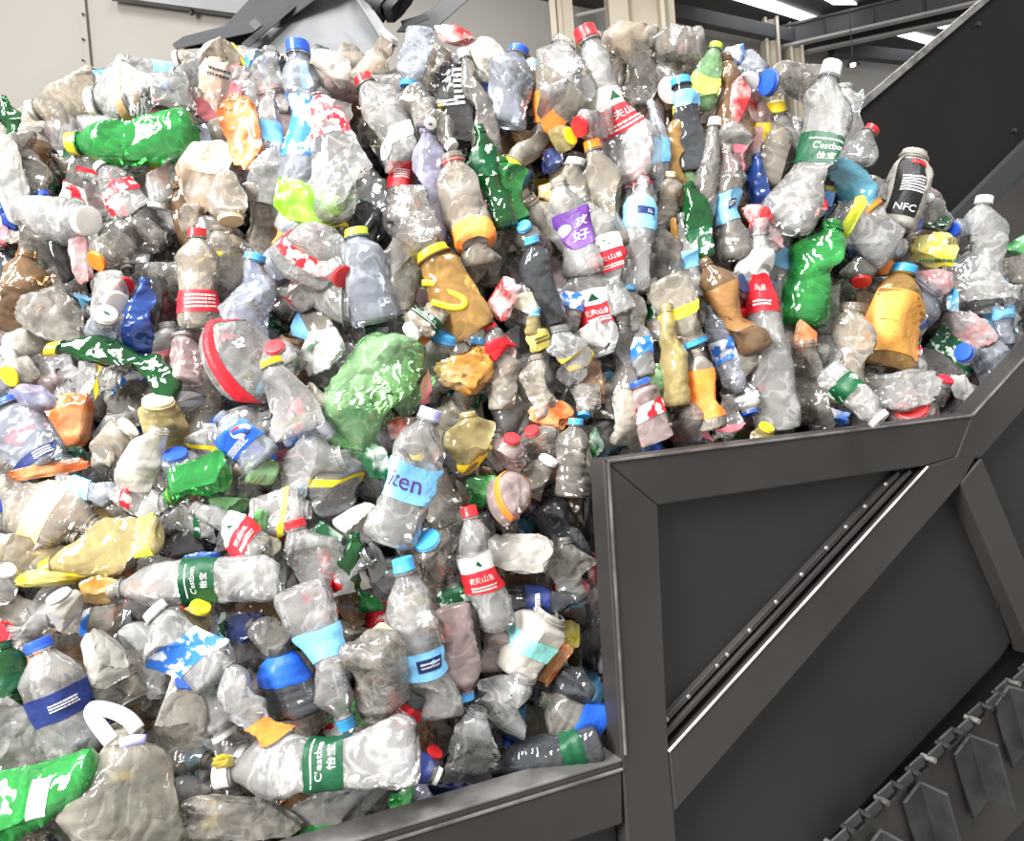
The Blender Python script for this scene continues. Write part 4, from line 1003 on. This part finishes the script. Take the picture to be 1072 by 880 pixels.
f(318, 494, 84, 74, 'clear', 20, -.2)
f(292, 534, 60, 56, 'clear', 0, -.1)
f(358, 508, 56, 70, 'clear', 0, 0)
f(318, 510, 30, 26, 'cyan', 0, .0)
f(372, 456, 64, 60, 'lgreen', 0, .3)
f(392, 478, 34, 60, 'greenwhite', 30, .1)
f(478, 482, 34, 80, 'dark', 25, .2, nm='dark grey sheet right of the lettered bottle')
b(505, 500, 488, 430, 48, None, 'y', ('yellow', .0, .12), cr=.8, nm='yellowish crushed bag-like bottle')
f(506, 510, 40, 40, 'green', 20, .1)
f(543, 575, 78, 52, 'paper', -8, -.4, nm='crumpled white paper')
b(372, 540, 380, 560, 44, None, 'm', tilt=-50, cr=.3, kind='wide')
f(394, 590, 22, 50, 'white', 10, .1)
f(342, 560, 34, 34, 'greenwhite', 30, -.4)
f(356, 596, 66, 56, 'clear', 30, -.2)
f(278, 572, 34, 30, 'cream', 0, .1)
b(545, 518, 520, 530, 48, None, 'p', ('orange', .06, .35), tilt=-52, cr=.35, kind='soda', nm='bottle base with orange ring')
b(598, 520, 603, 438, 38, 'L', 's', cr=.2, nm='dark clear bottle with light blue cap by the panel', kind='water')
b(552, 520, 575, 480, 32, 'W', 's', tilt=20, cr=.4, kind='wide')
b(530, 490, 536, 458, 42, 'R', 'p', tilt=40, cr=.4)
b(570, 480, 556, 450, 38, 'R', 's', tilt=40, cr=.4, ly=.2)
f(578, 432, 54, 34, 'orange', -10, .1, nm='orange wrapper above the panel corner')
f(624, 464, 18, 36, 'greenwhite', 0, .2)
b(600, 640, 590, 560, 44, None, 's', cr=.6)
b(598, 590, 580, 510, 46, None, 'k', cr=.6, ly=.4)
b(530, 628, 606, 626, 34, None, 'k', ('barnavy', .25, .6), cr=.5)
f(602, 622, 30, 34, 'cyan', 20, .1)
f(619, 592, 12, 36, 'red', 0, .2)
b(475, 555, 460, 490, 44, None, 's', cr=.7, ly=.2)
f(430, 480, 40, 80, 'grey', 0, .8)
b(440, 620, 480, 560, 40, None, 's', cr=.6, ly=.4)
b(492, 690, 468, 600, 36, None, 's', ('greenwhite', .6, .85), cr=.5, ly=.2)
f(270, 545, 24, 30, 'lgreen', 0, .1)
f(420, 450, 40, 30, 'red', 0, .6)
f(520, 470, 36, 40, 'grey', 0, .5)
b(560, 560, 535, 600, 40, None, 'k', cr=.6, ly=.8)
f(620, 530, 26, 80, 'dark', 0, .6)
# --- bottom left
b(88, 792, 38, 670, 66, 'B', 'c', ('navy', .36, .58), cr=.45, nm='clear bottle with blue cap and navy label', kind='soda')
f(80, 770, 70, 60, 'navy', -20, .4)
b(14, 745, 4, 670, 40, None, 'd', ('green', .3, .6), cr=.4, nm='dark green bottle at the left edge')
f(112, 692, 48, 78, 'paper', 5, -.3, nm='crumpled pale paper left of the blue label')
b(238, 712, 160, 636, 64, 'W', 'c', ('bluewhite', .22, .62), cr=.5, nm='bottle with white cap and blue and white label', kind='soda', ly=-.5)
f(205, 710, 44, 26, 'blue', -10, -.7)
b(148, 910, 130, 756, 118, None, 'j', cr=.6, kind='jug', nm='milky jug with white loop handle')
b(96, 842, -70, 846, 78, None, 'g', ('tagwhite', .22, .34), cr=.5, nm='pale green soda bottle in the bottom left corner', kind='soda', ly=-.4)
f(26, 775, 100, 84, 'clear', -30, 0, nm='clear bag above the green bottle corner')
b(200, 706, 236, 770, 46, 'W', 'c', cr=.6, kind='wide')
b(438, 786, 226, 812, 66, 'W', 'c', ('cest', .34, .54), cr=.3, nm='big lying bottle with green label at the bottom', ly=-.8, kind='water')
b(290, 778, 234, 688, 36, None, 'c', ('orange', .04, .3), cr=.35, nm='ribbed bottle with orange label', ly=-.3)
f(188, 750, 62, 96, 'milky', 10, -.2, nm='pale crumpled sheet beside the jug')
f(262, 856, 150, 56, 'milky', -5, .3, nm='pale film along the bottom edge')
f(234, 796, 24, 20, 'yellow', 0, -.7)
f(165, 690, 60, 70, 'clear', 0, .3)
f(20, 680, 40, 50, 'clear', 0, .5)
f(130, 730, 60, 60, 'milky', 0, .6)
f(5, 800, 26, 40, 'pinkwhite', 0, .1)
f(260, 660, 50, 40, 'navy', 0, .2)
f(230, 655, 60, 40, 'clear', 0, .1)
f(60, 860, 90, 50, 'grey', 0, .5)
# --- bottom centre
b(313, 612, 364, 762, 46, 'L', 'c', ('lblue', .3, .5), cr=.35, nm='upturned bottle with light blue cap and label', ly=-.4)
f(346, 656, 22, 50, 'red', -5, -.3, nm='red triangular scrap')
b(384, 672, 398, 748, 60, None, 's', tilt=-31, cr=.3, ly=-.8, nm='bottle base with star pattern', kind='wide')
f(410, 676, 56, 40, 'cream', -30, -1.0, nm='cream torn film')
b(470, 632, 489, 732, 40, 'L', 'p', cr=.4, nm='upturned pinkish bottle with light blue cap', kind='water')
b(440, 720, 410, 760, 42, None, 'k', ('redscript', .3, .8), cr=.4, nm='bottle with red script label', kind='soda')
b(440, 810, 456, 786, 28, 'R', 'k', tilt=20, cr=.3, kind='wide', ly=-.2)
b(404, 786, 460, 813, 30, 'W', 'c', ('navy', .3, .85), cr=.3, nm='small bottle with navy label and white cap', kind='wide', ly=-.6)
b(312, 748, 292, 676, 64, None, 'k', ('blue', .5, .9), cr=.4, nm='dark round bottle with blue label')
b(296, 680, 260, 650, 40, None, 's', cr=.5)
b(480, 810, 500, 740, 56, None, 'c', cr=.85, nm='crumpled clear bottle above the lower rail')
f(350, 846, 150, 50, 'clear', 8, .2, nm='long clear film beside the lower rail')
f(420, 836, 28, 46, 'green', -10, -.3)
b(540, 706, 578, 640, 58, None, 'm', ('teal', .35, .6), cr=.5, nm='white printed bottle', kind='wide')
b(512, 712, 518, 650, 42, None, 'p', cr=.8)
f(578, 700, 22, 66, 'orange', -40, -.1, nm='orange-red scrap by the post')
b(604, 712, 590, 740, 44, None, 'k', tilt=-45, cr=.3, kind='wide')
b(524, 770, 550, 704, 66, None, 'c', cr=.85, nm='crumpled clear bottle by the post')
b(634, 765, 565, 730, 48, None, 's', ('blue', .0, .45), cr=.4, nm='bottle with blue and lime label by the post', kind='water')
f(584, 738, 30, 22, 'lgreen', -20, 0)
b(630, 776, 512, 806, 46, None, 'k', ('green', .16, .36), cr=.2, nm='dark lying bottle with green label on the lower rail', kind='water')
b(490, 770, 506, 720, 46, None, 'k', cr=.7, ly=.2)
f(440, 765, 40, 50, 'brown', 0, .4)
f(470, 830, 70, 34, 'navy', 0, .3)
b(450, 850, 420, 825, 40, None, 'l', cr=.5)
f(345, 790, 50, 40, 'dark', 0, .5)
b(380, 880, 300, 885, 50, None, 'g', cr=.5)
f(370, 745, 60, 40, 'lgreen', -20, .1)
f(270, 745, 40, 60, 'grey', 0, .3)
f(620, 680, 24, 70, 'dark', 0, .5)
f(590, 660, 36, 40, 'yellow', 0, .5)
f(545, 640, 40, 26, 'dark', 0, .5)

# straps and loops that belong to bottles already placed
def item(nm): return next(i for i in ITEMS if i[4] == nm)[0]
def part_tube(root, name, pts, r, mat):
    V, Fc = tube_mesh(pts, r, 8); inv = root.matrix_world.inverted()
    mesh_obj(name, [inv @ v for v in V], Fc, mat, root, smooth=True)
def px_path(pts, ly=-.6):
    return [at(x, y, pile_depth(x, y) + ly * .045) for x, y in pts]
def smooth_path(pts, n=5):
    out = []
    for i in range(len(pts) - 1):
        p0, p1, p2, p3 = pts[max(i - 1, 0)], pts[i], pts[i + 1], pts[min(i + 2, len(pts) - 1)]
        for k in range(n):
            t_ = k / n
            out.append(tuple(.5 * (2 * b_ + (c_ - a_) * t_ + (2 * a_ - 5 * b_ + 4 * c_ - d_) * t_ ** 2 + (3 * b_ - a_ - 3 * c_ + d_) * t_ ** 3) for a_, b_, c_, d_ in zip(p0, p1, p2, p3)))
    return out + [pts[-1]]
part_tube(item('amber bottle with yellow strap cap'), 'strap', px_path(smooth_path([(442, 296), (460, 298), (472, 306), (484, 312), (486, 320), (474, 322), (452, 316)])), .005, 'cap_Y')
jug = item('milky jug with white loop handle')
part_tube(jug, 'handle', px_path(smooth_path([(117, 776), (106, 762), (97, 748), (100, 741), (118, 744), (134, 752), (144, 764)]), -2.2), .0085, 'cap_W')
part_tube(jug, 'neck_band', px_path([(126, 778), (140, 774), (152, 774)], -2.4), .006, 'cap_V')

# ------------------------------------------------------------------ labels: what it is and which neighbour tells it apart
anchors = [i for i in ITEMS if i[4]]
used = set()
for o, desc, x, y, nm, cat in ITEMS:
    if nm:
        lb = nm if len(nm.split()) >= 4 else nm + ' in the pile'
        k = 0
        assert lb not in used, lb
    else:
        cand = sorted(anchors, key=lambda a_: (a_[2] - x) ** 2 + (a_[3] - y) ** 2)
        lb = None
        sds = desc.replace(' printed', '').split(' and ')[0]
        for dsc, a_ in [(desc, a_) for a_ in cand[:6]] + [(sds, a_) for a_ in cand[:8]]:
            dx, dy = x - a_[2], y - a_[3]
            rel = ('right of' if dx > 0 else 'left of') if abs(dx) > abs(dy) else ('below' if dy > 0 else 'above')
            t_ = '%s %s the %s' % (dsc, rel, a_[4])
            if t_ not in used and len(t_.split()) <= 16: lb = t_; break
        if lb is None: lb = (desc.split(' and ')[0] + ' near the ' + cand[0][4])
    used.add(lb)
    tag(o, lb, cat)

# ------------------------------------------------------------------ what fills the gaps behind the front layer
TOP = [(-80, 170), (0, 140), (60, 110), (120, 92), (200, 75), (300, 62), (420, 52), (540, 52), (700, 48), (770, 66), (820, 110), (870, 150), (920, 205), (980, 236), (1060, 268), (1110, 280)]
BOT = [(-80, 1000), (370, 900), (640, 815), (645, 500), (1015, 450), (1110, 360)]
def curve_y(c, x): return float(np.interp(x, [q[0] for q in c], [q[1] for q in c]))
SV, SF, SM = [], [], []; cnt = 0
bodies = list('cccccccssswwwwbkpt')
keys = sorted(set(bodies)); caps_ = ['R', 'B', 'L', 'W', 'W', 'Y']
PR = ['redwhite', 'bluewhite', 'pink', 'yellow', 'lblue', 'white', 'greenwhite', 'orange']
mats_ = ['body_' + k for k in keys] + ['cap_' + k for k in 'RBLWY'] + ['print_' + k for k in PR]
g = random.Random(21); sd_ = 5000
def add_fill(px, py, D, Lpx, wpx, ang, tilt, bk, capk):
    global cnt, sd_
    sd_ += 1
    ax = RT * math.cos(ang) + UP * math.sin(ang); view = -ray(px, py).normalized(); ax = (ax + view * tilt).normalized()
    L = Lpx * D / F; R = wpx * D / F / 2
    s = Shape(g.choice(['water', 'soda', 'wide']), L, R, g.uniform(.4, .8), sd_)
    m = np.array(frame(at(px, py, D) - ax * L / 2, ax, view))
    lk = g.choice(PR) if g.random() < .45 else None
    for kind_, (V, Fc) in (('b', s.body()), ('c', s.cap() if capk else (None, None)), ('l', s.band(.3, g.uniform(.45, .62)) if lk else (None, None))):
        if V is None: continue
        SV.append(V @ m[:3, :3].T + m[:3, 3]); SF.extend([[i + cnt for i in q] for q in Fc]); cnt += len(V)
        SM.extend([mats_.index('body_' + bk) if kind_ == 'b' else mats_.index('cap_' + capk) if kind_ == 'c' else mats_.index('print_' + lk)] * len(Fc))
for row, (dd, step) in enumerate(((.075, 46), (.15, 62))):
    x = -60
    while x < 1090:
        y = curve_y(TOP, x) + (12 if row else 22)
        while y < min(curve_y(BOT, x) + 10, 900):
            px, py = x + g.uniform(-14, 14), y + g.uniform(-14, 14)
            py = max(py, curve_y(TOP, px) + 14)
            vert = px > 420 and py < 460
            ang = g.gauss(1.5, .35) if vert else g.uniform(0, 6.28)
            Lp = g.uniform(80, 115); py = max(py, curve_y(TOP, px) + abs(math.sin(ang)) * Lp / 2 + 6)
            add_fill(px, py, pile_depth(px, py) + dd + g.uniform(-.01, .02), Lp, g.uniform(36, 50), ang, g.uniform(-.6, .6), g.choice(bodies), g.choice(caps_) if g.random() < .12 else None)
            y += step
        x += step
# the bale's top, going back
for dd in (.22, .36, .5):
    x = -40
    while x < 1090:
        px = x + g.uniform(-10, 10); py = curve_y(TOP, px); d0_ = pile_depth(px, py); py = 417 - (417 - py) * d0_ / (d0_ + dd) + 42
        add_fill(px, py, pile_depth(px, py) + dd, g.uniform(80, 110), g.uniform(36, 46), g.gauss(0, .3), g.uniform(-.4, .4), g.choice(bodies), None)
        x += 70
fill = mesh_obj('crushed_bottles', np.vstack(SV), SF, mats_, None, smooth=True, sharp=42, matidx=SM)
tag(fill, 'mass of crushed clear bottles packed behind the front layer of the bale', 'bottles', kind='stuff')
# dark backing block, added so the gaps show as deep shade
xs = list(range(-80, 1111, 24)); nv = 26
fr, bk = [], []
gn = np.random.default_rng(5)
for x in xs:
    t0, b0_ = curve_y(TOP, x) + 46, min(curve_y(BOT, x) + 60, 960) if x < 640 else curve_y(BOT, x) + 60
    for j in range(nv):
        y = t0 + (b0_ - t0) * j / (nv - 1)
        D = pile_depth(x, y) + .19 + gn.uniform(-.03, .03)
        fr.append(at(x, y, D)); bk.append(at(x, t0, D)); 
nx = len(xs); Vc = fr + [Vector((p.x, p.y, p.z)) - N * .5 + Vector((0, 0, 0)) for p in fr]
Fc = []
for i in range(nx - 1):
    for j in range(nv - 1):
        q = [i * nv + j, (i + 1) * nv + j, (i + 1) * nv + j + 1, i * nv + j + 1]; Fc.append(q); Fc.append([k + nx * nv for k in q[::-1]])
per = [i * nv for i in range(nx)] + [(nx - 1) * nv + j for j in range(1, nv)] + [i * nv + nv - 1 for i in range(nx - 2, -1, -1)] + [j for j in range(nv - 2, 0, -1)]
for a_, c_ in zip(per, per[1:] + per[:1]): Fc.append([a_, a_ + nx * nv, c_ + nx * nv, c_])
core = mesh_obj('dark_core_backing', Vc, Fc, 'core_gap_shade')
tag(core, 'dark backing block added inside the bale, gap shade in its colour', 'plastic', kind='stuff')
